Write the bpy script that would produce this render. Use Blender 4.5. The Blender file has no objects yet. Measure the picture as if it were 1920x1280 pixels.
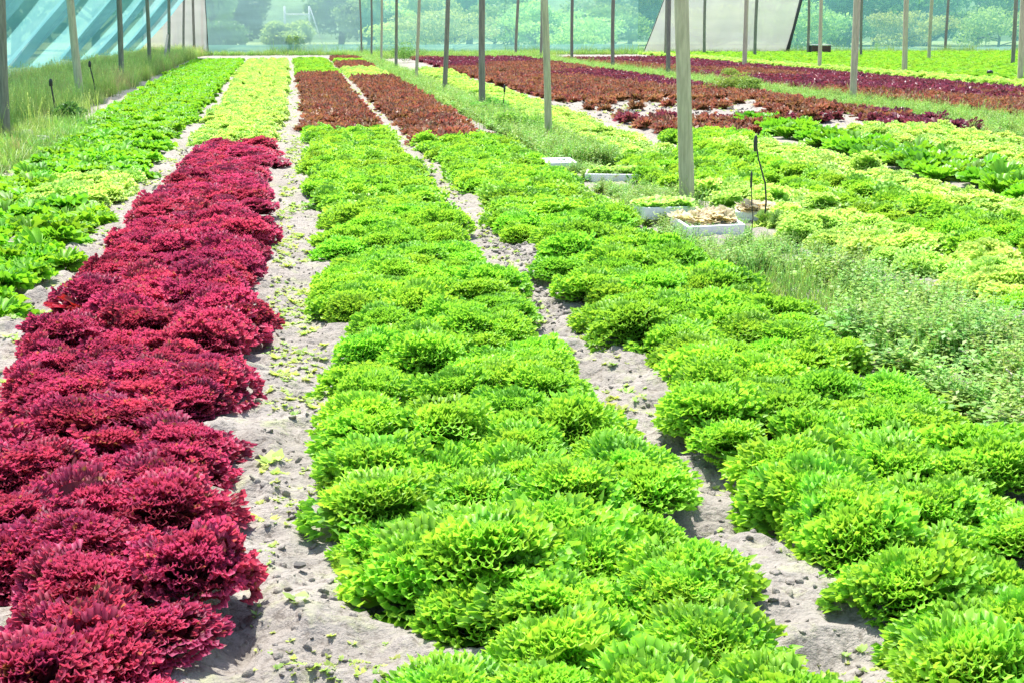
import bpy, math, random
import numpy as np
from mathutils import Matrix, Vector, Euler

rad = math.radians
rng = np.random.default_rng(7)
random.seed(7)
S = bpy.context.scene
COL = S.collection

# ------------------------------------------------------------------ camera
CAM_H = 1.5
F_PX = 2841.0                       # focal length in photo pixels (photo 1920 wide)
PITCH = rad(11.79)
YAW = rad(7.944)                    # to the right of the bed direction (+Y)
FWD = Vector((math.sin(YAW)*math.cos(PITCH), math.cos(YAW)*math.cos(PITCH), -math.sin(PITCH)))
RGT = Vector((math.cos(YAW), -math.sin(YAW), 0))
UPV = RGT.cross(FWD)
cd = bpy.data.cameras.new('camera')
cam = bpy.data.objects.new('camera', cd); COL.objects.link(cam)
cd.sensor_width = 36; cd.lens = F_PX/1920*36
cd.clip_start = .05; cd.clip_end = 3000
M = Matrix.Identity(4)
for i in range(3):
    M[i][0] = RGT[i]; M[i][1] = UPV[i]; M[i][2] = -FWD[i]
M[2][3] = CAM_H
cam.matrix_world = M
S.camera = cam

# ------------------------------------------------------------------ world and sun
SUN_EL = rad(64); SUN_AZ = rad(-14)        # azimuth from +Y towards +X: sun ahead of the camera
w = bpy.data.worlds.new('World'); S.world = w; w.use_nodes = True
nt = w.node_tree; nt.nodes.clear()
sky = nt.nodes.new('ShaderNodeTexSky'); sky.sky_type = 'NISHITA'; sky.sun_disc = False
sky.sun_elevation = SUN_EL; sky.sun_rotation = SUN_AZ
sky.dust_density = 2.0
bg = nt.nodes.new('ShaderNodeBackground'); bg.inputs[1].default_value = .15
wo = nt.nodes.new('ShaderNodeOutputWorld')
nt.links.new(sky.outputs[0], bg.inputs[0]); nt.links.new(bg.outputs[0], wo.inputs[0])
sl = bpy.data.lights.new('sun', 'SUN'); sl.energy = 4.6; sl.angle = rad(.6); sl.color = (1, .965, .90)
sun = bpy.data.objects.new('sun', sl); COL.objects.link(sun)
sd = Vector((math.sin(SUN_AZ)*math.cos(SUN_EL), math.cos(SUN_AZ)*math.cos(SUN_EL), math.sin(SUN_EL)))
sun.rotation_euler = sd.to_track_quat('Z', 'Y').to_euler(); sun.location = sd*60
vs = S.view_settings
S.display_settings.display_device = 'sRGB'
vs.view_transform = 'Standard'; vs.look = 'None'; vs.exposure = 0.98; vs.gamma = 1; vs.use_curve_mapping = False
S.cycles.max_bounces = 8; S.cycles.diffuse_bounces = 4; S.cycles.transparent_max_bounces = 12
S.cycles.transmission_bounces = 5; S.cycles.caustics_reflective = False; S.cycles.caustics_refractive = False
S.cycles.sample_clamp_indirect = 6
S.render.threads_mode = 'AUTO'

# ------------------------------------------------------------------ small helpers
def gp(px, py, z=0.0):
    """world point at height z seen at photo pixel px,py"""
    d = FWD + RGT*((px-960)/F_PX) + UPV*((640-py)/F_PX)
    t = (z-CAM_H)/d.z
    return d.x*t, d.y*t

def tag(o, label=None, cat=None, group=None, kind=None):
    if label: o['label'] = label
    if cat: o['category'] = cat
    if group: o['group'] = group
    if kind: o['kind'] = kind
    return o

def link(o, parent=None):
    COL.objects.link(o)
    if parent: o.parent = parent
    return o

def mesh_np(name, V, Q=None, T=None, attr=None, smooth=True, mat=None):
    V = np.asarray(V, dtype=np.float32)
    me = bpy.data.meshes.new(name)
    nq = 0 if Q is None else len(Q); n3 = 0 if T is None else len(T)
    me.vertices.add(len(V)); me.vertices.foreach_set('co', V.ravel())
    if nq or n3:
        loops = []; starts = []
        if nq: loops.append(np.asarray(Q, dtype=np.int32).ravel()); starts.append(np.arange(nq)*4)
        if n3: loops.append(np.asarray(T, dtype=np.int32).ravel()); starts.append(nq*4+np.arange(n3)*3)
        lv = np.concatenate(loops).astype(np.int32)
        me.loops.add(len(lv)); me.loops.foreach_set('vertex_index', lv)
        me.polygons.add(nq+n3); me.polygons.foreach_set('loop_start', np.concatenate(starts).astype(np.int32))
        me.polygons.foreach_set('use_smooth', np.full(nq+n3, smooth, dtype=bool))
    if attr:
        for k, a in attr.items():
            at = me.attributes.new(k, 'FLOAT', 'POINT'); at.data.foreach_set('value', np.asarray(a, dtype=np.float32))
    if mat: me.materials.append(mat)
    me.update(calc_edges=True); me.validate()
    return me

class MB:
    """collects tubes / boxes / quads for one mesh"""
    def __init__(s): s.V = []; s.F = []
    def box(s, c, d, R=None):
        b = len(s.V)
        for x in (-1, 1):
            for y in (-1, 1):
                for z in (-1, 1):
                    v = Vector((x*d[0]/2, y*d[1]/2, z*d[2]/2))
                    if R is not None: v = R @ v
                    s.V.append(tuple(Vector(c)+v))
        for f in ((0,1,3,2),(4,6,7,5),(0,4,5,1),(2,3,7,6),(0,2,6,4),(1,5,7,3)): s.F.append(tuple(b+i for i in f))
    def tube(s, pts, radii, n=8, cap=True, wob=0.0):
        b = len(s.V)
        pts = [Vector(p) for p in pts]
        for i, p in enumerate(pts):
            t = (pts[min(i+1, len(pts)-1)]-pts[max(i-1, 0)]).normalized()
            a = Vector((1, 0, 0)) if abs(t.x) < .9 else Vector((0, 1, 0))
            u = t.cross(a).normalized(); v = t.cross(u)
            for k in range(n):
                g = 2*math.pi*k/n; r = radii[i]*(1+wob*random.uniform(-1, 1))
                s.V.append(tuple(p+u*math.cos(g)*r+v*math.sin(g)*r))
        for i in range(len(pts)-1):
            for k in range(n):
                s.F.append((b+i*n+k, b+i*n+(k+1) % n, b+(i+1)*n+(k+1) % n, b+(i+1)*n+k))
        if cap:
            s.F.append(tuple(b+k for k in range(n))[::-1]); s.F.append(tuple(b+(len(pts)-1)*n+k for k in range(n)))
    def build(s, name, mat, parent=None, smooth=True, bevel=0):
        me = bpy.data.meshes.new(name); me.from_pydata(s.V, [], s.F)
        for p in me.polygons: p.use_smooth = smooth and len(p.vertices) == 4
        me.materials.append(mat); me.update()
        o = bpy.data.objects.new(name, me); link(o, parent)
        if bevel:
            m = o.modifiers.new('bevel', 'BEVEL'); m.width = bevel; m.segments = 2
        return o

def vnoise(x, y, seed=0):
    xi = np.floor(x).astype(np.int64); yi = np.floor(y).astype(np.int64)
    xf = x-xi; yf = y-yi
    xf = xf*xf*(3-2*xf); yf = yf*yf*(3-2*yf)
    def h(a, b):
        n = (a*374761393+b*668265263+seed*974634777) & 0xffffffff
        n = ((n ^ (n >> 13))*1274126177) & 0xffffffff
        return ((n ^ (n >> 16)) & 0xffff)/65535.0
    return (h(xi, yi)*(1-xf)+h(xi+1, yi)*xf)*(1-yf)+(h(xi, yi+1)*(1-xf)+h(xi+1, yi+1)*xf)*yf

# ------------------------------------------------------------------ materials
def newmat(name):
    m = bpy.data.materials.new(name); m.use_nodes = True
    m.node_tree.nodes.clear(); return m, m.node_tree

def N(nt, t, **kw):
    n = nt.nodes.new(t)
    for k, v in kw.items():
        if k.startswith('i_'): n.inputs[int(k[2:])].default_value = v
        else: setattr(n, k, v)
    return n

def ramp(nt, stops, interp='LINEAR'):
    r = nt.nodes.new('ShaderNodeValToRGB'); e = r.color_ramp.elements; r.color_ramp.interpolation = interp
    while len(e) < len(stops): e.new(.5)
    for el, (p, c) in zip(e, stops): el.position = p; el.color = (*c, 1) if len(c) == 3 else c
    return r

def leafmat(name, base, mid, edge, trans, fscale=34, rough=.45, tfac=.42, var=.25, fleck=None, hue=.02, spec=.4, fleck_at=.62):
    m, nt = newmat(name); L = nt.links.new
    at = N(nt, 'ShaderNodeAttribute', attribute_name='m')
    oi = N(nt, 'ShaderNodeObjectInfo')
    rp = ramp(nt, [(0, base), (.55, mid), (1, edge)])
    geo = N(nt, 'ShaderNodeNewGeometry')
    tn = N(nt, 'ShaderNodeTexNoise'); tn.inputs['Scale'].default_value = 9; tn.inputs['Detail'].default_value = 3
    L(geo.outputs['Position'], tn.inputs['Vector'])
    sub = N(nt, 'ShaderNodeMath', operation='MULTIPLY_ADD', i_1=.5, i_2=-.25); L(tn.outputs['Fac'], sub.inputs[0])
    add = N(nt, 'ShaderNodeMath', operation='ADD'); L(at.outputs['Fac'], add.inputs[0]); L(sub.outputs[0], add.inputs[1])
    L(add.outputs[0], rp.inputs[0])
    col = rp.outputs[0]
    if fleck:
        tf = N(nt, 'ShaderNodeTexNoise'); tf.inputs['Scale'].default_value = fscale; tf.inputs['Detail'].default_value = 1
        L(geo.outputs['Position'], tf.inputs['Vector'])
        fr = ramp(nt, [(fleck_at, (0, 0, 0)), (fleck_at+.08, (1, 1, 1))]); L(tf.outputs['Fac'], fr.inputs[0])
        mx = N(nt, 'ShaderNodeMix', data_type='RGBA'); L(fr.outputs[0], mx.inputs[0]); L(col, mx.inputs[6]); mx.inputs[7].default_value = (*fleck, 1)
        col = mx.outputs[2]
    hs = N(nt, 'ShaderNodeHueSaturation')
    mr = N(nt, 'ShaderNodeMapRange', i_3=.5-hue, i_4=.5+hue); L(oi.outputs['Random'], mr.inputs[0]); L(mr.outputs[0], hs.inputs['Hue'])
    m2 = N(nt, 'ShaderNodeMath', operation='MULTIPLY', i_1=7.31); L(oi.outputs['Random'], m2.inputs[0])
    m3 = N(nt, 'ShaderNodeMath', operation='FRACT'); L(m2.outputs[0], m3.inputs[0])
    mv = N(nt, 'ShaderNodeMapRange', i_3=1-var, i_4=1+var*.7); L(m3.outputs[0], mv.inputs[0]); L(mv.outputs[0], hs.inputs['Value'])
    L(col, hs.inputs['Color'])
    pb = N(nt, 'ShaderNodeBsdfPrincipled'); pb.inputs['Roughness'].default_value = rough
    pb.inputs['Specular IOR Level'].default_value = spec
    L(hs.outputs[0], pb.inputs['Base Color'])
    tr = N(nt, 'ShaderNodeBsdfTranslucent')
    mt = N(nt, 'ShaderNodeMix', data_type='RGBA', blend_type='MULTIPLY'); mt.inputs[0].default_value = 1
    L(hs.outputs[0], mt.inputs[6]); mt.inputs[7].default_value = (*trans, 1); L(mt.outputs[2], tr.inputs[0])
    ms = N(nt, 'ShaderNodeMixShader', i_0=tfac); L(pb.outputs[0], ms.inputs[1]); L(tr.outputs[0], ms.inputs[2])
    out = N(nt, 'ShaderNodeOutputMaterial'); L(ms.outputs[0], out.inputs[0])
    return m

MAT = {}
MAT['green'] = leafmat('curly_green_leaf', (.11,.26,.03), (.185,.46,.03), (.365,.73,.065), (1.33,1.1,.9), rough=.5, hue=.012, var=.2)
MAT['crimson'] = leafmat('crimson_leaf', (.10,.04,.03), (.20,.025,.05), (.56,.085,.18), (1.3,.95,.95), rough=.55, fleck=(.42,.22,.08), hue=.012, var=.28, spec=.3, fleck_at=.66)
MAT['lime'] = leafmat('lime_leaf', (.22,.42,.05), (.37,.64,.085), (.62,.85,.24), (1.2,1.1,.9), rough=.5, hue=.012, var=.12)
MAT['broad'] = leafmat('broad_green_leaf', (.18,.38,.06), (.19,.50,.03), (.25,.60,.03), (1.35,1.12,.8), rough=.5, hue=.014, var=.22, spec=.35)
MAT['romaine'] = leafmat('upright_green_leaf', (.20,.42,.05), (.16,.44,.03), (.22,.56,.03), (1.3,1.15,.8), rough=.42, hue=.014, var=.25, spec=.4)
MAT['brown'] = leafmat('bronze_leaf', (.18,.20,.04), (.29,.165,.075), (.38,.15,.10), (1.2,.95,.9), rough=.45, tfac=.35, fleck=(.33,.27,.07), hue=.02, var=.3, fleck_at=.60)
MAT['purple'] = leafmat('purple_leaf', (.12,.10,.04), (.19,.06,.07), (.30,.065,.11), (1.15,.95,.95), rough=.4, tfac=.34, fleck=(.26,.20,.06), hue=.02, var=.3, fleck_at=.64)
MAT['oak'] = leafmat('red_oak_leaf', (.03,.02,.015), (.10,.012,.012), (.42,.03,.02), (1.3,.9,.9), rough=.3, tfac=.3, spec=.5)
MAT['weed'] = leafmat('weed_leaf', (.17,.31,.07), (.27,.50,.09), (.38,.62,.14), (1.1,1.1,.8), rough=.5, hue=.035, var=.3, fleck=(.40,.34,.20))
MAT['drygrass'] = leafmat('tall_grass', (.26,.40,.10), (.38,.58,.14), (.54,.68,.24), (1.1,1.05,.8), rough=.6, hue=.03, var=.3, fleck=(.60,.50,.26), fscale=1.1, fleck_at=.60)
MAT['sprout'] = leafmat('path_sprout', (.32,.46,.10), (.42,.58,.12), (.54,.66,.16), (1.1,1.1,.8), rough=.5, hue=.03, var=.3)
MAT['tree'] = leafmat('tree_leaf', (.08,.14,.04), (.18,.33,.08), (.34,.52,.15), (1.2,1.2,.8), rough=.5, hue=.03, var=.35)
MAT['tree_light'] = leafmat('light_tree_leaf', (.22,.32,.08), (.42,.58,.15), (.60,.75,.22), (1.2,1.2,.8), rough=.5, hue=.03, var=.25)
MAT['deadleaf'] = leafmat('wilted_seedling', (.50,.56,.18), (.80,.76,.46), (.88,.76,.60), (1.1,1.05,.9), rough=.5, tfac=.55, hue=.03, var=.2)

def simple(name, c, rough=.7, noise=.0, scale=20, c2=None, bump=0, stretch=None, metallic=0):
    m, nt = newmat(name); L = nt.links.new
    pb = N(nt, 'ShaderNodeBsdfPrincipled'); pb.inputs['Roughness'].default_value = rough; pb.inputs['Metallic'].default_value = metallic
    tc = N(nt, 'ShaderNodeTexCoord'); mp = N(nt, 'ShaderNodeMapping')
    if stretch: mp.inputs['Scale'].default_value = stretch
    L(tc.outputs['Object'], mp.inputs[0])
    tn = N(nt, 'ShaderNodeTexNoise'); tn.inputs['Scale'].default_value = scale; tn.inputs['Detail'].default_value = 6; tn.inputs['Roughness'].default_value = .65
    L(mp.outputs[0], tn.inputs['Vector'])
    c2 = c2 or tuple(x*(1-noise) for x in c)
    r = ramp(nt, [(.34, c2), (.66, c)]); L(tn.outputs['Fac'], r.inputs[0])
    L(r.outputs[0], pb.inputs['Base Color'])
    if bump:
        b = N(nt, 'ShaderNodeBump'); b.inputs['Strength'].default_value = bump; b.inputs['Distance'].default_value = .01
        L(tn.outputs['Fac'], b.inputs['Height']); L(b.outputs[0], pb.inputs['Normal'])
    out = N(nt, 'ShaderNodeOutputMaterial'); L(pb.outputs[0], out.inputs[0])
    return m

MAT['post_pale'] = simple('weathered_pole_wood', (.66,.60,.41), .8, c2=(.42,.38,.25), scale=7, stretch=(6,6,.6), bump=.5)
MAT['post_dark'] = simple('dark_pole_wood', (.34,.32,.25), .8, c2=(.17,.16,.13), scale=7, stretch=(6,6,.6), bump=.5)
MAT['foam'] = simple('white_polystyrene', (.90,.90,.90), .6, c2=(.82,.83,.84), scale=60, bump=.2)
MAT['blackpipe'] = simple('black_pipe', (.045,.05,.045), .5, noise=.3)
MAT['stone'] = simple('pale_stone', (.42,.39,.37), .9, c2=(.24,.22,.20), scale=12, bump=.6)
MAT['darkstone'] = simple('dark_stone', (.13,.12,.11), .9, c2=(.06,.06,.055), scale=18, bump=.6)
MAT['crate'] = simple('brown_crate_wood', (.20,.10,.075), .8, c2=(.10,.05,.04), scale=8, stretch=(1,1,8))
MAT['whitewood'] = simple('pale_lid', (.72,.68,.66), .7, noise=.2)
MAT['bark'] = simple('bark', (.17,.13,.09), .9, c2=(.07,.055,.04), scale=10, stretch=(4,4,1), bump=.6)
MAT['steel'] = simple('galvanised_pipe', (.62,.66,.68), .4, noise=.2, metallic=.3)
MAT['rope'] = simple('dark_rope', (.07,.08,.07), .8, noise=.4)
MAT['redplastic'] = simple('faded_red_plastic', (.60,.20,.14), .5, noise=.2)
MAT['hill'] = simple('wooded_hill', (.20,.34,.12), .9, c2=(.07,.15,.06), scale=.25)
MAT['stick'] = simple('dry_stick', (.62,.56,.46), .8, noise=.3)

def netmat(name, c, trans_fac, c2=None, scale=.7, band=0.0):
    """woven shade cloth: a share of the light passes the holes, the threads scatter the rest"""
    m, nt = newmat(name); L = nt.links.new
    tc = N(nt, 'ShaderNodeTexCoord')
    mp = N(nt, 'ShaderNodeMapping'); mp.inputs['Scale'].default_value = (.5, .5, 3.0); L(tc.outputs['Object'], mp.inputs[0])
    tn = N(nt, 'ShaderNodeTexNoise'); tn.inputs['Scale'].default_value = scale; tn.inputs['Detail'].default_value = 5
    L(mp.outputs[0], tn.inputs['Vector'])
    r = ramp(nt, [(.35, c2 or tuple(x*.75 for x in c)), (.65, c)]); L(tn.outputs['Fac'], r.inputs[0])
    df = N(nt, 'ShaderNodeBsdfDiffuse'); tr = N(nt, 'ShaderNodeBsdfTranslucent')
    L(r.outputs[0], df.inputs[0]); L(r.outputs[0], tr.inputs[0])
    a = N(nt, 'ShaderNodeMixShader', i_0=.55); L(df.outputs[0], a.inputs[1]); L(tr.outputs[0], a.inputs[2])
    tp = N(nt, 'ShaderNodeBsdfTransparent')
    mr = N(nt, 'ShaderNodeMapRange', i_3=trans_fac-.07, i_4=trans_fac+.07); L(tn.outputs['Fac'], mr.inputs[0])
    b = N(nt, 'ShaderNodeMixShader'); L(mr.outputs[0], b.inputs[0]); L(a.outputs[0], b.inputs[1]); L(tp.outputs[0], b.inputs[2])
    out = N(nt, 'ShaderNodeOutputMaterial'); L(b.outputs[0], out.inputs[0])
    return m
MAT['net_teal'] = netmat('teal_shade_cloth', (.30,.64,.67), .52)
MAT['net_blue'] = netmat('blue_grey_shade_cloth', (.38,.60,.67), .48)
MAT['net_deep'] = netmat('deep_teal_shade_cloth', (.22,.52,.55), .55)
MAT['net_skirt'] = netmat('pale_aqua_skirt_cloth', (.45,.78,.70), .30)
MAT['net_side'] = netmat('aqua_side_cloth', (.28,.60,.59), .24, c2=(.18,.47,.48))
MAT['net_side_dark'] = netmat('doubled_side_cloth', (.17,.37,.39), .14, c2=(.12,.28,.31))
MAT['net_white'] = netmat('white_mesh_cloth', (.66,.60,.56), .26, c2=(.56,.52,.47))

# ------------------------------------------------------------------ ground
def soil_material():
    m, nt = newmat('pale_sandy_soil'); L = nt.links.new
    geo = N(nt, 'ShaderNodeNewGeometry')
    def noise(scale, detail, rough=.6):
        t = N(nt, 'ShaderNodeTexNoise'); t.inputs['Scale'].default_value = scale; t.inputs['Detail'].default_value = detail
        t.inputs['Roughness'].default_value = rough; L(geo.outputs['Position'], t.inputs['Vector']); return t
    a = noise(1.6, 5); b = noise(38, 6, .7); c = noise(11, 4); g = noise(5.5, 5, .7)
    r1 = ramp(nt, [(.3, (.28,.252,.22)), (.7, (.38,.35,.312))]); L(a.outputs['Fac'], r1.inputs[0])
    r2 = ramp(nt, [(.36, (.40,.37,.34)), (.50, (1,1,1))]); L(b.outputs['Fac'], r2.inputs[0])
    mx = N(nt, 'ShaderNodeMix', data_type='RGBA', blend_type='MULTIPLY'); mx.inputs[0].default_value = .7
    L(r1.outputs[0], mx.inputs[6]); L(r2.outputs[0], mx.inputs[7])
    r3 = ramp(nt, [(.54, (0,0,0)), (.70, (.55,.55,.55))]); L(g.outputs['Fac'], r3.inputs[0])   # thin algae / moss bloom
    mg = N(nt, 'ShaderNodeMix', data_type='RGBA'); L(r3.outputs[0], mg.inputs[0]); L(mx.outputs[2], mg.inputs[6]); mg.inputs[7].default_value = (.40,.44,.22,1)
    # beyond the plots: grassy
    sx = N(nt, 'ShaderNodeSeparateXYZ'); L(geo.outputs['Position'], sx.inputs[0])
    far = N(nt, 'ShaderNodeMapRange', i_1=79, i_2=86); L(sx.outputs[1], far.inputs[0])
    rg = ramp(nt, [(.35, (.16,.26,.08)), (.65, (.36,.44,.18))]); L(a.outputs['Fac'], rg.inputs[0])
    mf = N(nt, 'ShaderNodeMix', data_type='RGBA'); L(far.outputs[0], mf.inputs[0]); L(mg.outputs[2], mf.inputs[6]); L(rg.outputs[0], mf.inputs[7])
    pb = N(nt, 'ShaderNodeBsdfPrincipled'); pb.inputs['Roughness'].default_value = .95; pb.inputs['Specular IOR Level'].default_value = .15
    L(mf.outputs[2], pb.inputs['Base Color'])
    bp = N(nt, 'ShaderNodeBump'); bp.inputs['Strength'].default_value = 1.0; bp.inputs['Distance'].default_value = .03
    ad = N(nt, 'ShaderNodeMath', operation='MULTIPLY_ADD', i_1=.5); L(b.outputs['Fac'], ad.inputs[0]); L(c.outputs['Fac'], ad.inputs[2])
    L(ad.outputs[0], bp.inputs['Height']); L(bp.outputs[0], pb.inputs['Normal'])
    out = N(nt, 'ShaderNodeOutputMaterial'); L(pb.outputs[0], out.inputs[0])
    return m
MAT['soil'] = soil_material()

def gheight(x, y):
    d = np.clip((y-30)/40, 0, 1)
    f = 1-d
    h = .030*(vnoise(x*2.1, y*2.1, 1)-.5)+.062*(vnoise(x*6.0, y*6.0, 2)-.5)*f
    n = vnoise(x*15, y*15, 3); h += .030*(n-.5)*f
    n2 = vnoise(x*34+3, y*34, 4); h += .016*(n2-.5)*f
    clod = np.clip(vnoise(x*9+7, y*9, 5)-.66, 0, 1)*.16*f            # scuffed clods and dents
    dent = np.clip(vnoise(x*5+2, y*4.2, 6)-.72, 0, 1)*.22*f
    return h+clod*.55-dent

def axis(fine0, fine1, step, lo, hi, grow):
    a = list(np.arange(fine0, fine1+1e-6, step)); s = step
    while a[-1] < hi: s *= grow; a.append(a[-1]+s)
    s = step; b = [fine0]
    while b[-1] > lo: s *= grow; b.append(b[-1]-s)
    return np.array(b[:0:-1]+a)
gx = axis(-1.9, 3.2, .02, -900, 900, 1.045); gy = axis(2.6, 8.0, .02, -60, 1200, 1.022)
X, Y = np.meshgrid(gx, gy)
Z = gheight(X, Y)
nx, ny = len(gx), len(gy)
idx = np.arange(nx*ny).reshape(ny, nx)
Q = np.stack([idx[:-1, :-1], idx[:-1, 1:], idx[1:, 1:], idx[1:, :-1]], -1).reshape(-1, 4)
me = mesh_np('ground', np.stack([X, Y, Z], -1).reshape(-1, 3), Q, mat=MAT['soil'])
tag(link(bpy.data.objects.new('ground', me)), 'pale sandy soil between the lettuce beds', kind='structure')
def gz(x, y): return float(gheight(np.array([x]), np.array([y]))[0])

# ------------------------------------------------------------------ leaves
def leaf_geo(r, L=.16, phimax=1.0, nr=6, nphi=60, amp=.02, waves=7, amp2=.008, waves2=19, jag=.12, bend=.6, cup=.0, taper=.35, pw=2.0, stalk=.25, curl=0.0, frill=None):
    s = np.linspace(-1, 1, nphi); rr = np.linspace(0.0, 1, nr)**(.75 if not frill else .60)
    phi = s*phimax
    walk = np.cumsum(r.normal(0, 1, nphi)); walk -= np.linspace(walk[0], walk[-1], nphi); walk *= .9/math.sqrt(nphi)
    th = waves*math.pi*s+walk*3+r.uniform(0, 6.3)
    th2 = waves2*math.pi*s+walk*4+r.uniform(0, 6.3)
    R = L*(1-taper*np.abs(s)**2.2)*(1+.06*np.sin(s*5+r.uniform(0, 6)))
    jg = r.uniform(-1, 1, nphi)
    V = np.zeros((nr, nphi, 3)); m = np.zeros((nr, nphi))
    fp = r.uniform(0, 6.3); fam = .65+.6*np.abs(np.sin(s*13+fp)); fr2 = r.uniform(-1, 1, nphi)
    for i, q in enumerate(rr):
        a = q**pw; b = q**5
        rad_ = R*q*(1+jag*b*jg)
        ph = phi*(stalk+(1-stalk)*min(1, q*1.6))
        x = rad_*np.cos(ph); y = rad_*np.sin(ph)
        z = amp*a*np.sin(th)+amp2*b*np.sin(th2)+cup*y*y/L
        y = y+amp*.7*a*np.cos(th*1.0+.6)
        x = x+amp*.5*a*np.cos(th*2+1.1)+amp2*.6*b*np.cos(th2*1.3)
        if frill:
            fw, fa, ft = frill                       # fine waves, their depth, tooth length
            thf = fw*math.pi*s+walk*5+fp; e = q**7
            z = z+fa*e*np.sin(thf)*fam+curl*L*q**4*np.sin(th*.6+fp)*.5
            y = y+fa*.6*e*np.cos(thf*.5+1)
            x = x+ft*e*np.cos(thf*2+.4)*fam-ft*.7*q**9*fr2
        V[i, :, 0] = x; V[i, :, 1] = y; V[i, :, 2] = z
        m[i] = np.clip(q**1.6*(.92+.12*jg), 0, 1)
    # bend outwards around Y: arc
    k = bend/L
    x = V[:, :, 0].copy(); z = V[:, :, 2].copy()
    if abs(k) > 1e-6:
        a = k*np.clip(x, 0, None)
        cx = np.sin(a)/k; cz = -(1-np.cos(a))/k
        V[:, :, 0] = np.where(x > 0, cx+np.sin(a)*z, x)
        V[:, :, 2] = np.where(x > 0, cz+np.cos(a)*z, z)
    id_ = np.arange(nr*nphi).reshape(nr, nphi)
    Q = np.stack([id_[:-1, :-1], id_[:-1, 1:], id_[1:, 1:], id_[1:, :-1]], -1).reshape(-1, 4)
    return V.reshape(-1, 3), Q, m.ravel()

def frill_geo(r, L=.15, nrib=3, segs=44, wl=.12, wa=.042, span=.48, dz=.15, jag=.04, flare=1.6, round_=0.0, depth=.16):
    """one frilled leaf: a plain blade carrying winding ribbons of curled margin"""
    Vs = []; Qs = []; ms = []; n0 = 0
    # blade
    nr, nph = 4, 9
    ph = np.linspace(-.75, .75, nph)*span/.48; rr = np.array([0, .35, .62, .82])
    B = np.zeros((nr, nph, 3))
    for i, q in enumerate(rr):
        B[i, :, 0] = L*q*np.cos(ph*min(1, .3+q)); B[i, :, 1] = L*q*np.sin(ph*min(1, .3+q)); B[i, :, 2] = .01*q*np.sin(ph*7+r.uniform(0, 6))
    id_ = np.arange(nr*nph).reshape(nr, nph)
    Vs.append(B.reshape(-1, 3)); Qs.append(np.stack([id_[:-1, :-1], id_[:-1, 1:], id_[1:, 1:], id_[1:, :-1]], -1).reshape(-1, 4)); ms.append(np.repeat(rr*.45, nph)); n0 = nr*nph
    for k in range(nrib):
        t = np.linspace(-1, 1, segs+1); w = span*r.uniform(.75, 1.15)
        ay0 = t*w; az0 = dz*(k-(nrib-1)/2)+r.normal(0, .03)+t*r.normal(0, .07)+.05*np.sin(t*4+r.uniform(0, 6))
        walk = np.cumsum(r.normal(0, 1, segs+1))*.16
        th = 2*math.pi*(t+1)*w/wl+walk+r.uniform(0, 6)
        am = .7+.5*np.abs(np.sin(t*7+r.uniform(0, 6)))
        base = 1+.045*np.sin(t*9+r.uniform(0, 6))+r.normal(0, .03)
        tooth = r.uniform(-1, 1, segs+1)*jag*(1-round_)+jag*.8*np.cos(th*2+.7)
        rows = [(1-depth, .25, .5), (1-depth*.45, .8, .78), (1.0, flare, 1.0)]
        R = np.zeros((3, segs+1, 3)); mm = np.zeros((3, segs+1))
        for j, (q, a, mval) in enumerate(rows):
            az = az0+wa*a*am*np.sin(th); ay = ay0+wa*a*.7*np.cos(th)+wa*a*.3*np.cos(th*2.3+1)
            rad_ = L*base*(q+(tooth if j == 2 else 0)+(-.03*round_*np.sin(th*1.0+.5) if j == 2 else 0))
            R[j, :, 0] = rad_*np.cos(az)*np.cos(ay); R[j, :, 1] = rad_*np.cos(az)*np.sin(ay); R[j, :, 2] = rad_*np.sin(az); mm[j] = mval
        id_ = np.arange(3*(segs+1)).reshape(3, segs+1)+n0
        Vs.append(R.reshape(-1, 3)); Qs.append(np.stack([id_[:-1, :-1], id_[:-1, 1:], id_[1:, 1:], id_[1:, :-1]], -1).reshape(-1, 4)); ms.append(mm.ravel()); n0 += 3*(segs+1)
    return np.concatenate(Vs), np.concatenate(Qs), np.concatenate(ms)
FRILL = {'green': dict(L=.150, wl=.104, wa=.036, jag=.058, flare=1.5, round_=.1, dz=.11, depth=.12), 'crimson': dict(L=.146, wl=.085, wa=.031, jag=.04, flare=1.6, round_=.4, dz=.115, depth=.14),
         'lime': dict(L=.142, wl=.14, wa=.048, jag=.03, flare=1.6, round_=.8)}
FRES = {0: dict(segs=50, nrib=4), 1: dict(segs=18, nrib=2, dz=.2)}

def leaf_xf(r, az, el, sc, off, roll):
    return (Matrix.Rotation(az, 4, 'Z') @ Matrix.Translation((off, 0, .012)) @ Matrix.Rotation(-el, 4, 'Y')
            @ Matrix.Rotation(roll, 4, 'X') @ Matrix.Diagonal((sc, sc, sc, 1)))

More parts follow.
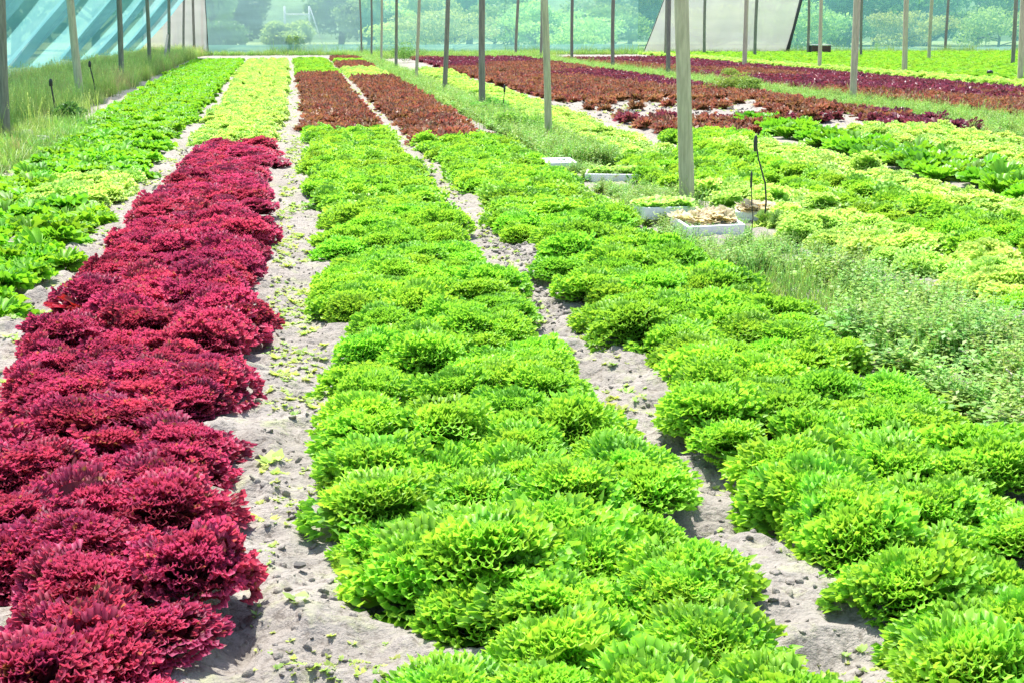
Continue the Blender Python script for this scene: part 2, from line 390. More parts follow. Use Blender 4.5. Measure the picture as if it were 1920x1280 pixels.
# rings: (count, elevation deg, +-, scale, offset)
STY = {
 'green':   dict(geo=dict(L=.150, phimax=.80, amp=.012, waves=4.5, amp2=.0, waves2=26, jag=.03, bend=.35, taper=.08, pw=2.6, curl=.14, frill=(15, .0085, .0075)),
                 rings=[(9, 12, 7, 1.0, .012), (9, 31, 8, 1.0, .01), (8, 50, 9, .97, .008), (7, 68, 9, .93, .006), (4, 84, 7, .88, .002)]),
 'crimson': dict(geo=dict(L=.146, phimax=.85, amp=.012, waves=5, amp2=.0, waves2=31, jag=.02, bend=.6, taper=.08, pw=2.6, curl=.18, frill=(18, .0085, .0055)),
                 rings=[(9, 12, 7, 1.0, .012), (9, 31, 8, 1.0, .01), (8, 50, 9, .97, .008), (7, 68, 9, .93, .006), (4, 84, 7, .88, .002)]),
 'lime':    dict(geo=dict(L=.142, phimax=.85, amp=.012, waves=4.5, amp2=.0, waves2=20, jag=.02, bend=.6, taper=.08, pw=2.6, curl=.18, frill=(13, .010, .005)),
                 rings=[(8, 14, 7, 1.0, .012), (8, 36, 8, 1.0, .01), (7, 58, 9, .97, .008), (5, 78, 9, .92, .004)]),
 'broad':   dict(geo=dict(L=.165, phimax=.70, amp=.017, waves=4.2, amp2=.005, waves2=11, jag=.06, bend=.9, cup=.6, taper=.42, stalk=.45),
                 rings=[(7, 26, 9, .95, .01), (8, 48, 9, 1.0, .008), (7, 68, 9, .95, .004)]),
 'romaine': dict(geo=dict(L=.23, phimax=.52, amp=.019, waves=4.6, amp2=.005, waves2=9, jag=.03, bend=.75, cup=.8, taper=.40, stalk=.55),
                 rings=[(7, 48, 10, .85, .012), (7, 64, 9, 1.0, .01), (6, 78, 8, .95, .004)]),
 'brown':   dict(geo=dict(L=.16, phimax=.75, amp=.018, waves=4.0, amp2=.008, waves2=11, jag=.22, bend=.6, taper=.35, stalk=.4),
                 rings=[(6, 28, 9, .9, .01), (6, 52, 9, 1.0, .008), (5, 72, 9, 1.0, .004)]),
 'oak':     dict(geo=dict(L=.17, phimax=.66, amp=.013, waves=3.6, amp2=.004, waves2=9, jag=.16, bend=.8, cup=.3, taper=.35, stalk=.5),
                 rings=[(6, 24, 8, .95, .01), (6, 46, 9, 1.0, .008), (5, 66, 9, .9, .004)]),
}
STY['purple'] = dict(STY['brown'])
RES = {0: dict(nr=8, nphi=96), 1: dict(nr=5, nphi=34), 2: dict(nr=4, nphi=13)}
LEAF = {}
def leaf_meshes(kind, lod):
    key = (kind, lod)
    if key not in LEAF:
        out = []
        for j in range(6):
            r = np.random.default_rng(100*lod+j+sum(map(ord, kind)))
            g = dict(STY[kind]['geo']); g.update(RES[lod])
            if kind in ('broad', 'romaine', 'oak'): g['nphi'] = max(9, g['nphi']//2)
            if lod == 1 and kind in ('green', 'crimson', 'lime'): g['frill'] = (9, .011, .008)
            if lod == 2: g['waves'] *= .75; g['waves2'] = 6; g['amp2'] *= .6; g.pop('frill', None)
            if kind in FRILL and lod < 2:
                f = dict(FRILL[kind]); f.update(FRES[lod])
                if lod == 1: f['wl'] *= 1.7; f['wa'] *= 1.3
                V, Q, m = frill_geo(r, **f)
            else: V, Q, m = leaf_geo(r, **g)
            out.append((V, Q, m))
        LEAF[key] = out
    return LEAF[key]
LEAFMESH = {}
def leaf_mesh_data(kind):
    if kind not in LEAFMESH:
        LEAFMESH[kind] = [mesh_np(kind+'_leaf', V, Q, attr={'m': m}, mat=MAT[kind]) for V, Q, m in leaf_meshes(kind, 0)]
    return LEAFMESH[kind]

def head_layout(kind, r):
    out = []; az = r.uniform(0, 6.28); l1, l2, p1, p2 = r.uniform(.05, .16), r.uniform(.03, .10), r.uniform(0, 6.3), r.uniform(0, 6.3)
    def lob(a, ri): return (1+(l1*math.sin(2*a+p1)+l2*math.sin(3*a+p2))*(1 if ri < 3 else .4))*(1.06 if ri == 0 else 1)*(.93 if ri > 2 else 1)
    for ri, (n, el, de, sc, off) in enumerate(STY[kind]['rings']):
        for i in range(n):
            az += 2*math.pi/n+r.normal(0, .2)
            out.append((ri, int(r.integers(6)), leaf_xf(r, az+ri*.5, rad(el+r.uniform(-de, de)), sc*lob(az, ri)*(r.uniform(.80, 1.16) if kind in ('green','crimson','lime') else r.uniform(.86, 1.12)), off, r.normal(0, .13))))
    return out
def join_leaves(items, leaves):
    Vs, Qs, ms = [], [], []; n = 0
    for ri, j, xf in items:
        V, Q, m = leaves[j]
        A = np.array(xf)
        W = V @ A[:3, :3].T + A[:3, 3]
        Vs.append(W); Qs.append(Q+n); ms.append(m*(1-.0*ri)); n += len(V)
    return np.concatenate(Vs), np.concatenate(Qs), np.concatenate(ms)
HEADMESH = {}
def head_meshes(kind, lod, nvar=5):
    key = (kind, lod)
    if key not in HEADMESH:
        out = []
        for v in range(nvar):
            r = np.random.default_rng(v*17+lod*5+3+sum(map(ord, kind)))
            V, Q, m = join_leaves(head_layout(kind, r), leaf_meshes(kind, lod))
            V[:, 2] = np.maximum(V[:, 2], .004)
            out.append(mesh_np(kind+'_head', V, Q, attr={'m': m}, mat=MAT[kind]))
        HEADMESH[key] = out
    return HEADMESH[key]

NAMES = {'green': 'curly_lettuce', 'crimson': 'crimson_lettuce', 'lime': 'lime_lettuce', 'broad': 'broadleaf_lettuce',
         'romaine': 'cos_lettuce', 'brown': 'bronze_lettuce', 'purple': 'purple_lettuce', 'oak': 'oakleaf_lettuce'}
BASE_SCALE = {'green': 1.08, 'crimson': 1.06, 'lime': 1.0, 'broad': 1.0, 'romaine': 1.0, 'brown': 1.0, 'purple': 1.0, 'oak': .95}

ONES = 'zero first second third fourth fifth sixth seventh eighth ninth tenth eleventh twelfth thirteenth fourteenth fifteenth sixteenth seventeenth eighteenth nineteenth'.split()
TENS = {2: ('twenty', 'twentieth'), 3: ('thirty', 'thirtieth'), 4: ('forty', 'fortieth'), 5: ('fifty', 'fiftieth'), 6: ('sixty', 'sixtieth'), 7: ('seventy', 'seventieth'),
        8: ('eighty', 'eightieth'), 9: ('ninety', 'ninetieth')}
def ordw(n):
    if n < 20: return ONES[n]
    if n >= 100: return 'hundred-and-'+ordw(n-100) if n > 100 else 'hundredth'
    t, o = divmod(n, 10)
    return TENS[t][1] if o == 0 else TENS[t][0]+'-'+ONES[o]
# ------------------------------------------------------------------ planting plan (metres; X across the beds, Y along them)
def poly(pts, y):
    pts = sorted(pts, key=lambda p: p[1]); ys = [p[1] for p in pts]; xs = [p[0] for p in pts]
    return float(np.interp(y, ys, xs))
plants = {k: [] for k in NAMES}      # kind -> list of dict(x,y,s,bed,row)
def plant_bed(bed, kind, y0, y1, left, right, cols, pitch, jit=.04, miss=.008, gaps=(), skew=0.0, sc=(.84, 1.16), x_inset=True):
    """left/right: X of the bed edges as numbers or (x, y) polylines"""
    y = y0; row = 0
    ins = .045 if y1 > 10 and x_inset else 0
    while y <= y1:
        l = left if isinstance(left, (int, float)) else poly(left, y)
        r = right if isinstance(right, (int, float)) else poly(right, y)
        n = max(1, cols if cols else int(round((r-l)/.29)))
        for c in range(n):
            fx = (c+.5)/n; ed = c in (0, n-1)
            x = (l+ins)+(r-l-2*ins)*fx+rng.normal(0, jit*(1.5 if ed else 1)); yy = y+skew*(fx-.5)+rng.normal(0, jit)
            s = rng.uniform(*sc)
            if rng.random() < (miss*5 if ed and y > 5 else miss): continue
            if any((x-g[0])**2+(yy-g[1])**2 < g[2]**2 for g in gaps): continue
            k = kind(x, yy) if callable(kind) else kind
            if k: plants[k].append(dict(x=x, y=yy, s=s, bed=bed, row=row))
        y += pitch*rng.uniform(.94, 1.06); row += 1

# crimson bed
plant_bed('crimson bed', 'crimson', 2.75, 18.9, [(-1.22, 2), (-1.20, 6), (-1.24, 9), (-1.22, 13), (-1.18, 16), (-1.14, 19)],
          [(-.25, 2), (-.25, 3.5), (-.28, 4.4), (-.28, 6), (-.25, 7.6), (-.25, 9.4), (-.31, 14), (-.36, 19)], 4, .275,
          gaps=[(-1.12, 4.75, .2), (-1.13, 8.05, .16)], skew=.12)
plants['oak'] += [dict(x=-1.12, y=4.78, s=1.05, bed='crimson bed', row=0), dict(x=-1.13, y=8.05, s=1.0, bed='crimson bed', row=1)]
# yellow bed beyond it
plant_bed('yellow bed', 'lime', 19.7, 66, [(-1.32, 19), (-1.45, 31), (-1.9, 50), (-2.1, 66)], [(-.27, 19), (-.24, 34), (-.35, 66)], 4, .29,
          gaps=[(-.5, 24.0, .25), (-.8, 27.6, .25), (-1.0, 21.6, .18), (-.75, 31, .2)])
# middle green bed
def midbed(x, y):
    if y < 20.9: return 'lime' if (x < .2 and 7.2 < y < 7.55) else 'green'
    return 'brown' if y < 46 else ('green' if y < 66 else None)
plant_bed('wide middle bed', midbed, 2.7, 67, [(.02, 2), (.10, 3.1), (.30, 3.4), (.28, 3.5), (.07, 3.75), (.10, 5), (.20, 6.4), (.20, 7.0), (.09, 7.9), (.11, 10), (.18, 11.6), (.11, 12.6), (.09, 22), (.12, 24), (0, 47), (-.08, 66)],
          [(1.10, 2.5), (1.15, 4), (1.14, 7), (1.05, 9), (1.12, 12), (1.14, 15), (1.18, 20.6), (1.16, 21.3), (1.22, 66)], 4, .29,
          gaps=[(.52, 6.22, .17), (.60, 3.72, .15), (.06, 11.7, .26), (.14, 3.42, .2), (.1, 9.6, .15), (1.15, 7.2, .2), (1.1, 5.55, .15)], skew=-.1)
# right-hand green bed
def rbed(x, y):
    if y < 19.4: return 'green'
    if y < 43: return 'brown'
    if y < 52: return 'lime'
    if y < 70: return 'green' if (60 < y < 64) else 'brown'
    return None
plant_bed('bed beside weeds', rbed, 2.7, 70, [(1.36, 2), (1.36, 3.4), (1.44, 4.6), (1.38, 5.2), (1.56, 6.2), (1.42, 7.0), (1.5, 8), (1.56, 9.6), (1.46, 11), (1.45, 13), (1.48, 16), (1.48, 20), (1.44, 30), (1.45, 70)],
          [(2.42, 2), (2.40, 6), (2.5, 7), (2.38, 9), (2.42, 11), (2.55, 14), (2.62, 19), (2.45, 21), (2.6, 30), (2.7, 70)], 4, .29,
          gaps=[(1.55, 18.6, .33), (1.9, 18.9, .18), (2.35, 4.25, .13), (1.42, 9.6, .28), (1.4, 8.5, .22), (1.38, 6.0, .24), (1.42, 12.9, .15), (1.4, 4.2, .14)], skew=.1)
plants['green'].append(dict(x=1.52, y=18.4, s=.8, bed='bed beside the weeds, standing apart', row=60))
# broad leaved bed at the left
def leftb(x, y):
    if 13.0 < y < 15.2 and x > -2.25: return 'lime'
    if y < 7.75: return 'lime'
    return 'broad'
plant_bed('glossy edge bed', leftb, 7.2, 66, [(-2.75, 7), (-2.85, 15), (-2.95, 19), (-3.15, 24.4), (-3.6, 36), (-4.3, 66)],
          [(-1.5, 7), (-1.46, 12), (-1.53, 15), (-1.62, 22), (-1.72, 32), (-2.15, 66)], 5, .28, gaps=[(-2.1, 20.5, .2), (-2.5, 21.5, .2), (-1.8, 19.6, .15)])
# second bay
plant_bed('lime post strip', 'lime', 16.6, 50, [(3.42, 16), (3.5, 27), (3.7, 50)], [(4.35, 16), (4.45, 24), (4.8, 50)], 4, .29, miss=.1)
def e1(x, y):
    if y < 7.5: return 'green'
    if y < 13.3: return 'lime' if x < 4.35 else 'green'
    return 'green'
plant_bed('striped bed', e1, 6.4, 16.3, [(3.75, 6), (3.55, 8), (3.4, 10), (3.45, 13), (3.15, 14.2), (3.5, 17)], 4.6, 4, .29, gaps=[(4.05, 9.3, .12)])
def e2(x, y):
    if y < 8.6: return 'green'
    if x < 5.0 or y > 18.6: return 'green'
    return 'green' if (y < 10.5 and x < 5.3) else 'lime'
plant_bed('pale striped bed', e2, 6.4, 20, 4.72, 5.85, 4, .29, gaps=[(5.35, 11.7, .2)])
plant_bed('upright bed', 'romaine', 10.6, 22.4, [(5.98, 10), (6.0, 14), (6.2, 17), (6.5, 22)], [(6.9, 10), (7.1, 22)], 3, .31, miss=.03)
plant_bed('outer lime bed', lambda x, y: 'lime' if y > 15 or x > 7.9 else 'green', 11, 20.8, 7.55, [(8.3, 11), (8.9, 16), (9.2, 21)], 5, .3)
def reds(x, y):
    bare = (y > 23.6 and y < 30 and 4.75 < x < 9.2) and vnoise(np.array([x*1.2]), np.array([y*.9]), 9)[0] > .16
    if bare: return 'brown' if rng.random() < .12 else None
    n = vnoise(np.array([x*.55]), np.array([y*.16]), 12)[0]
    if y < 23: return 'purple' if x > 8 else 'brown'
    return 'purple' if n+rng.normal(0, .06) > .47 else 'brown'
for i in range(4):
    l = 4.95+i*1.25
    plant_bed(['first','second','third','fourth'][i]+' bronze bed', reds, 20.2 if i < 1 else (20.9 if i == 1 else 20.4 if i == 3 else 23.0), 68, l, l+1.13, 4, .30, miss=.04)
def reds2(x, y):
    n = vnoise(np.array([x*.5]), np.array([y*.13]), 14)[0]
    return 'purple' if (n > .5 or x > 14.8) else 'brown'
for i in range(4):
    l = 11.35+i*1.25
    plant_bed(['first','second','third','fourth'][i]+' outer bronze bed', reds2, 21+i*.4, 66, l, l+1.13, 4, .30, miss=.05)
for i in range(20):
    l = 17.3+i*1.3
    plant_bed('far field bed '+ordw(i+1), 'green' if i else 'lime', 33+max(0, i-4)*1.2, 77, l, l+1.18, 4, .33, miss=.02)

LOOK = {'green': 'bright green curly', 'crimson': 'crimson frilly', 'lime': 'yellow-green frilly', 'broad': 'glossy green broad-leaved',
        'romaine': 'upright dark green', 'brown': 'bronze-red', 'purple': 'dark purple', 'oak': 'dark red oak-leaved'}

# labels: row counted from the camera end of the bed, place counted from the bed's left edge
for kind, L in plants.items():
    byrow = {}
    for p in L: byrow.setdefault((p['bed'], p['row']), []).append(p)
    rows = {}
    for (b, rw) in sorted(byrow): rows.setdefault(b, []).append(rw)
    for (b, rw), ps in byrow.items():
        ps.sort(key=lambda p: p['x']); ri = rows[b].index(rw)+1
        for i, p in enumerate(ps):
            pos = 'alone' if len(ps) == 1 else (ordw(i+1)+' from left' if i else 'leftmost')
            if i == len(ps)-1 and i: pos = 'rightmost'
            p['label'] = f"{LOOK[kind]} lettuce, {pos} in the {ordw(rw+1) if kind != 'oak' else ordw(ri)} row of the {b}"

def in_view(x, y, z=.1, pad=70):
    v = Vector((x, y, z-CAM_H)); d = v.dot(FWD)
    if d < .5: return False
    px = 960+F_PX*v.dot(RGT)/d; py = 640-F_PX*v.dot(UPV)/d
    return -pad < px < 1920+pad and -pad < py < 1280+pad*2.2

def scatter(name, pts, sources, label, kind_attr=True):
    """one stuff object: real meshes placed on points by geometry nodes"""
    P = np.array([(p[0], p[1], p[2]) for p in pts])
    me = mesh_np(name, P, attr={'sc': [p[3] for p in pts], 'rz': [p[4] for p in pts], 'tx': [p[5] if len(p) > 5 else 0 for p in pts]})
    at = me.attributes.new('vi', 'INT', 'POINT'); at.data.foreach_set('value', rng.integers(0, len(sources), len(pts)).astype(np.int32))
    o = bpy.data.objects.new(name, me); link(o)
    g = bpy.data.node_groups.new(name, 'GeometryNodeTree')
    g.interface.new_socket('Geometry', in_out='INPUT', socket_type='NodeSocketGeometry')
    g.interface.new_socket('Geometry', in_out='OUTPUT', socket_type='NodeSocketGeometry')
    gi = g.nodes.new('NodeGroupInput'); go = g.nodes.new('NodeGroupOutput'); L = g.links.new
    j = g.nodes.new('GeometryNodeJoinGeometry')
    for s in sources:
        oi = g.nodes.new('GeometryNodeObjectInfo'); oi.inputs['Object'].default_value = s; oi.transform_space = 'ORIGINAL'
        gt = g.nodes.new('GeometryNodeGeometryToInstance'); L(oi.outputs['Geometry'], gt.inputs[0]); L(gt.outputs[0], j.inputs[0])
    ip = g.nodes.new('GeometryNodeInstanceOnPoints'); ip.inputs['Pick Instance'].default_value = True
    L(gi.outputs[0], ip.inputs['Points']); L(j.outputs[0], ip.inputs['Instance'])
    def na(n, t='FLOAT'):
        a = g.nodes.new('GeometryNodeInputNamedAttribute'); a.data_type = t; a.inputs[0].default_value = n; return a.outputs[0]
    L(na('vi', 'INT'), ip.inputs['Instance Index'])
    cx = g.nodes.new('ShaderNodeCombineXYZ'); L(na('rz'), cx.inputs[2]); L(na('tx'), cx.inputs[0]); L(cx.outputs[0], ip.inputs['Rotation'])
    L(na('sc'), ip.inputs['Scale']); L(ip.outputs[0], go.inputs[0])
    md = o.modifiers.new('scatter', 'NODES'); md.node_group = g
    return tag(o, label, kind='stuff')

INDIV = {'green': 300, 'crimson': 300, 'lime': 260, 'broad': 260, 'romaine': 300, 'brown': 220, 'purple': 120, 'oak': 10}
NEAR = {'green': 62, 'crimson': 46, 'lime': 0, 'broad': 14, 'oak': 2}       # heads whose single leaves are objects
for kind, L in plants.items():
    L = [p for p in L if in_view(p['x'], p['y'])]
    L.sort(key=lambda p: math.hypot(p['x'], p['y']))
    if not L: continue
    rr = np.random.default_rng(sum(map(ord, kind)))
    lod1 = head_meshes(kind, 0) if kind in ('green', 'crimson', 'broad', 'lime', 'romaine', 'oak') else None
    lod2 = head_meshes(kind, 1)
    src = []
    if kind in NEAR and NEAR[kind]: lm = leaf_mesh_data(kind)
    for i, p in enumerate(L[:INDIV[kind]]):
        s = p['s']*BASE_SCALE[kind]; z = gz(p['x'], p['y'])-.006
        loc = (p['x'], p['y'], z); rz = rr.uniform(0, 6.28)
        rot = (rr.normal(0, .11), rr.normal(0, .11), rz)
        scl = (s*rr.uniform(.96, 1.16), s*rr.uniform(.96, 1.12), s*rr.uniform(.74, 1.04))
        if i < NEAR.get(kind, 0):
            root = bpy.data.objects.new(NAMES[kind], None); link(root); root.empty_display_size = .05
            root.location = loc; root.rotation_euler = rot; root.scale = scl
            lay = head_layout(kind, rr); nr_ = len(STY[kind]['rings'])
            for ri, j, xf in lay:
                if ri < nr_-1:
                    lo = bpy.data.objects.new('leaf', lm[j]); link(lo, root); lo.matrix_local = xf
            V, Q, m = join_leaves([q for q in lay if q[0] == nr_-1], leaf_meshes(kind, 0))
            link(bpy.data.objects.new('heart', mesh_np('heart', V, Q, attr={'m': m}, mat=MAT[kind])), root)
            o = root
        else:
            d = math.hypot(p['x'], p['y'])
            ms = lod1 if (lod1 and d < 11.5) else lod2
            o = bpy.data.objects.new(NAMES[kind], ms[int(rr.integers(len(ms)))]); link(o)
            o.location = loc; o.rotation_euler = rot; o.scale = scl
            if ms is lod2 and o.data not in [q.data for q in src]: src.append(o)
        tag(o, p['label'], 'lettuce', f"{LOOK[kind]} lettuces growing in beds")
    rest = L[INDIV[kind]:]
    if rest:
        if len(src) < 3: src = [o for o in COL.objects if o.name.startswith(NAMES[kind]) and o.type == 'MESH'][-5:]
        scatter(NAMES[kind].replace('lettuce', 'lettuces')+'_beyond', [(p['x'], p['y'], -.006, p['s']*BASE_SCALE[kind], rr.uniform(0, 6.28)) for p in rest], src[:5],
                f"{LOOK[kind]} lettuces carpeting the far ends of the beds")

# ------------------------------------------------------------------ posts
post_idx = 0
def post(px, py, dia, mat, label, group, topx=None, h=3.6, z0=0, brace=False):
    """px, py: where its foot stands in the photo; topx: where it leaves the frame top"""
    x, y = gp(px, py)
    m = MB(); n = 9; lean = 0
    if topx is not None:
        # lean so that it meets topx where the photo's top edge cuts it
        d = FWD+RGT*((topx-960)/F_PX)+UPV*(640/F_PX); t = y/d.y
        lean = (d.x*t-x)/max(.3, CAM_H+d.z*t)
        lean = max(-.08, min(.08, lean))
    pts = []; rs = []
    a = random.uniform(0, 6.28); b = random.uniform(.006, .018)
    for i in range(n+1):
        q = i/n; zz = -.15+q*(h+.15)
        pts.append((lean*zz+b*math.sin(q*5+a), b*math.cos(q*4+a), zz)); rs.append(dia/2*(1.06-.14*q)*(1+.03*math.sin(7*q+a)))
    m.tube(pts, rs, 12, wob=.03)
    o = m.build('wooden_post', MAT[mat]); o.location = (x, y, z0)
    return tag(o, label, 'post', group)
G1, G2, G3 = 'poles of the row between the weeds', 'poles of the row under the side net', 'poles of the far bays'
post(1287,385,.125,'post_pale','thickest and nearest pale wooden pole, standing by the white trays',G1,1279)
post(1027,268,.092,'post_pale','pale straight pole just behind the small white tray',G1,1021)
post(903,212,.112,'post_dark','second weathered grey pole up the weedy strip, before the lime strip',G1,905)
post(833,178,.10,'post_dark','dark pole rising beside the start of the bronze bed corner',G1,840)
post(782,153,.085,'post_pale','slender pale pole in weeds, fifth of its row',G1,785)
post(742,134,.10,'post_dark','dark pole, sixth of the row along the weeds',G1,744)
post(716,121,.085,'post_pale','thin pole, seventh of the row along the weeds',G1,715)
post(697,112,.085,'post_dark','thin pole, eighth of the row along the weeds',G1,696)
post(678,105,.09,'post_dark','thin pole farthest back in the row along the weeds',G1,675)
post(12,265,.135,'post_dark','grey wooden pole at the edge, nearest under the side net',G2,0)
post(150,195,.15,'post_pale','pale brown pole leaning slightly, second under the side net',G2,133)
post(230,157,.135,'post_dark','very dark pole, third under the side net',G2,222)
post(281,135,.12,'post_dark','dark pole, fourth under the side net',G2,275)
post(317,118,.12,'post_dark','braced pole, fifth under the side net',G2,316)
post(345,108,.11,'post_dark','pole before the white mesh panel, sixth under the side net',G2,344)
post(364,105,.13,'post_dark','dark pole before the white mesh, seventh under the side net',G2,362)
post(380,103,.12,'post_dark','last pole at the corner of the white mesh beside the back net',G2,379)
far_posts = [(1600,192,.135,'post_pale',1606,'stout pale pole standing in weeds before the purple bed'),
 (1395,129,.16,'post_pale',1400,'thick pale pole in front of the white mesh sheet'),
 (1252,144,.13,'post_dark',1255,'dark pole just left of the nearest thick pole'),
 (1247,106,.13,'post_dark',1250,'thin dark pole hidden close behind another left of the thick pole'),
 (1320,105,.15,'post_dark',1322,'slim dark pole against the white mesh sheet'),
 (1415,110,.15,'post_dark',1419,'dark pole right of the thick pale one at the white mesh'),
 (1515,104,.14,'post_dark',1517,'dark pole left of the brown crate'),
 (1536,131,.13,'post_pale',1540,'thin pale pole in front of the brown crate'),
 (1614,109,.13,'post_dark',1616,'thin pole close behind the stout pale pole in weeds'),
 (1695,140,.16,'post_pale',1700,'pale grey pole at the edge of the far green field'),
 (1742,116,.14,'post_pale',1747,'slim pole standing inside the far green field'),
 (1772,99,.15,'post_dark',1778,'dark leaning pole against the deep teal net'),
 (1899,127,.14,'post_dark',1905,'dark pole near the right end of the far green field'),
 (1914,157,.15,'post_pale',1918,'pale pole at the right border of the far green field'),
 (1149,130,.13,'post_dark',1150,'dark pole in weeds at the end of the purple beds'),
 (1072,116,.13,'post_dark',1073,'black thin pole behind the bronze beds'),
 (1014,108,.12,'post_dark',1016,'thin pole seen just left of the pale second pole'),
 (967,106,.14,'post_dark',971,'thin leaning pole between the row poles and the back net')]
for px, py, d, m, tx, lb in far_posts: post(px, py, d, m, lb, G3, tx)
# slanting brace at the fifth side pole
x, y = gp(305, 135); x2, y2 = gp(317, 118)
mb = MB(); mb.tube([(x, y, -.05), ((x+x2)/2, (y+y2)/2, .55), (x2, y2, 1.1)], [.05, .048, .045], 8)
tag(mb.build('brace_pole', MAT['post_dark']), 'short slanting brace pole against the fifth side pole', 'pole')

# ------------------------------------------------------------------ shade nets
def sheet(name, mat, P00, P10, P11, P01, nu, nv, sag, seed, parent=None, fold=0.0, foldn=7):
    """cloth between four corners; sag pushes the middle along the normal, fold adds vertical drapes"""
    P00, P10, P11, P01 = map(Vector, (P00, P10, P11, P01))
    nrm = (P10-P00).cross(P01-P00).normalized()
    V = []; 
    for j in range(nv+1):
        v = j/nv
        for i in range(nu+1):
            u = i/nu
            p = (P00*(1-u)+P10*u)*(1-v)+(P01*(1-u)+P11*u)*v
            n = float(vnoise(np.array([u*6+seed]), np.array([v*3+seed]), 21)[0])-.5
            d = -sag*math.sin(math.pi*u)*math.sin(math.pi*(.15+.75*v))+fold*math.sin(u*foldn*6.28+seed+2*v)*(1-.5*v)+n*abs(sag)*.5
            V.append(p+nrm*d)
    V = np.array([tuple(p) for p in V])
    id_ = np.arange((nu+1)*(nv+1)).reshape(nv+1, nu+1)
    Q = np.stack([id_[:-1, :-1], id_[:-1, 1:], id_[1:, 1:], id_[1:, :-1]], -1).reshape(-1, 4)
    o = bpy.data.objects.new(name, mesh_np(name, V, Q, mat=MAT[mat])); link(o, parent)
    return o
NY = 81.5
stations = [-6.8, 3.3, 11.0, 18.2, 26.0, 34.0, 42.0, 52.0]
mats = ['net_blue', 'net_teal', 'net_teal', 'net_deep', 'net_deep', 'net_deep', 'net_deep']
descr = ['blue-grey back net behind the yellow bed', 'light teal back net behind the nearest row of poles', 'teal back net beside the white mesh sheet', 'deep teal back net behind the brown crate',
         'deep teal back net behind the far green field', 'deep teal back net near the end of the green field', 'last deep teal back net at the outer corner']
for i in range(7):
    x0, x1 = stations[i], stations[i+1]
    root = bpy.data.objects.new('shade_net', None); link(root)
    root.location = ((x0+x1)/2, NY, 0)
    h = (x1-x0)/2
    sheet('net_sheet', mats[i], (-h, 0, .05), (h, 0, .05), (h, .0, 3.9), (-h, .0, 3.9), 40, 8, .18, i*3.7, root, fold=.035, foldn=9)
    sheet('net_skirt', 'net_skirt', (-h, -.12, -.02), (h, -.12, -.02), (h, -.06, .50 if i < 3 else .30), (-h, -.06, .46 if i < 3 else .26), 40, 3, .05, i*2.1+1, root, fold=.04, foldn=11)
    tag(root, descr[i], 'shade net', 'back net panels')
# sloping side net, one cloth per bay; the bays overlap in doubled darker strips
ys = [14, 22.5, 31, 39.5, 48, 56.5, 65, 73]
ordn = ['nearest', 'second', 'third', 'fourth', 'fifth', 'sixth', 'farthest']
for i in range(7):
    y0, y1 = ys[i], ys[i+1]
    root = bpy.data.objects.new('side_net', None); link(root); root.location = (-7.1, y0, .3)
    dl = y1-y0; top = (2.9, 3.4)
    sheet('net_sheet', 'net_side', (0, dl, .12), (0, 0, .15), (top[0], 0, top[1]), (top[0], dl, top[1]), 16, 14, .22, i*5.3, root)
    w_ = dl*(.45 if i % 2 == 0 else .34)
    sheet('doubled_strip', 'net_side_dark', (-.05, w_, .22), (-.05, .02, .20), (top[0]-.05, .02, top[1]+.05), (top[0]-.05, w_*.8, top[1]+.05), 8, 14, .20, i*1.3+2, root)
    sheet('net_skirt', 'net_skirt', (-.12, dl, -.12), (-.12, 0, -.12), (-.06, 0, .17), (-.06, dl, .17), 20, 2, .04, i*2.2, root, fold=.03, foldn=6)
    tag(root, f'{ordn[i]} sloping aqua side net with darker doubled strip, over the tall grass', 'shade net', 'side net cloths')
mb = MB(); mb.tube([(-4.2, 10, 3.72), (-4.4, 40, 3.68), (-4.7, 81, 3.72)], [.008]*3, 6)
tag(mb.build('support_wire', MAT['rope']), 'taut wire along the pole tops holding the side net', 'wire')
# white mesh panels
def at(px, py, Y):
    d = FWD+RGT*((px-960)/F_PX)+UPV*((640-py)/F_PX); t = Y/d.y
    return (d.x*t, Y, CAM_H+d.z*t)
def extend(a, b, k): a = Vector(a); b = Vector(b); return tuple(a+(b-a)*k)
def white_panel(Y, pl, pr, plt, prt, label, seed):
    a, b, c, d = at(pl[0], pl[1], Y), at(pr[0], pr[1], Y), at(*prt, Y), at(*plt, Y)
    root = bpy.data.objects.new('mesh_curtain', None); link(root)
    o = sheet('mesh_sheet', 'net_white', (a[0], Y, -.03), (b[0], Y, -.03), extend(b, c, 1.3), extend(a, d, 1.3), 24, 14, .10, seed, root, fold=.04, foldn=5)
    for q, (p0, p1) in enumerate(((a, d), (b, c))):
        m = MB(); m.tube([(p0[0], Y-.02, -.03), extend(p0, p1, .5), extend(p0, p1, 1.3)], [.022+.10*(q and label.startswith('wide')), .02+.07*(q and label.startswith('wide')), .02+.08*(q and label.startswith('wide'))], 8, wob=.2)
        m.build('edge_rope', MAT['rope'], root)
    return tag(root, label, 'mesh curtain')
white_panel(79.2, (1205, 108), (1474, 107), (1245, 0), (1502, 0), 'wide whitish mesh curtain with a thick dark edge, behind the thick pale pole', 2.2)
white_panel(79.6, (268, 108), (391, 104), (268, -10), (384, -10), 'narrow beige mesh curtain closing the end behind the side net', 7.1)

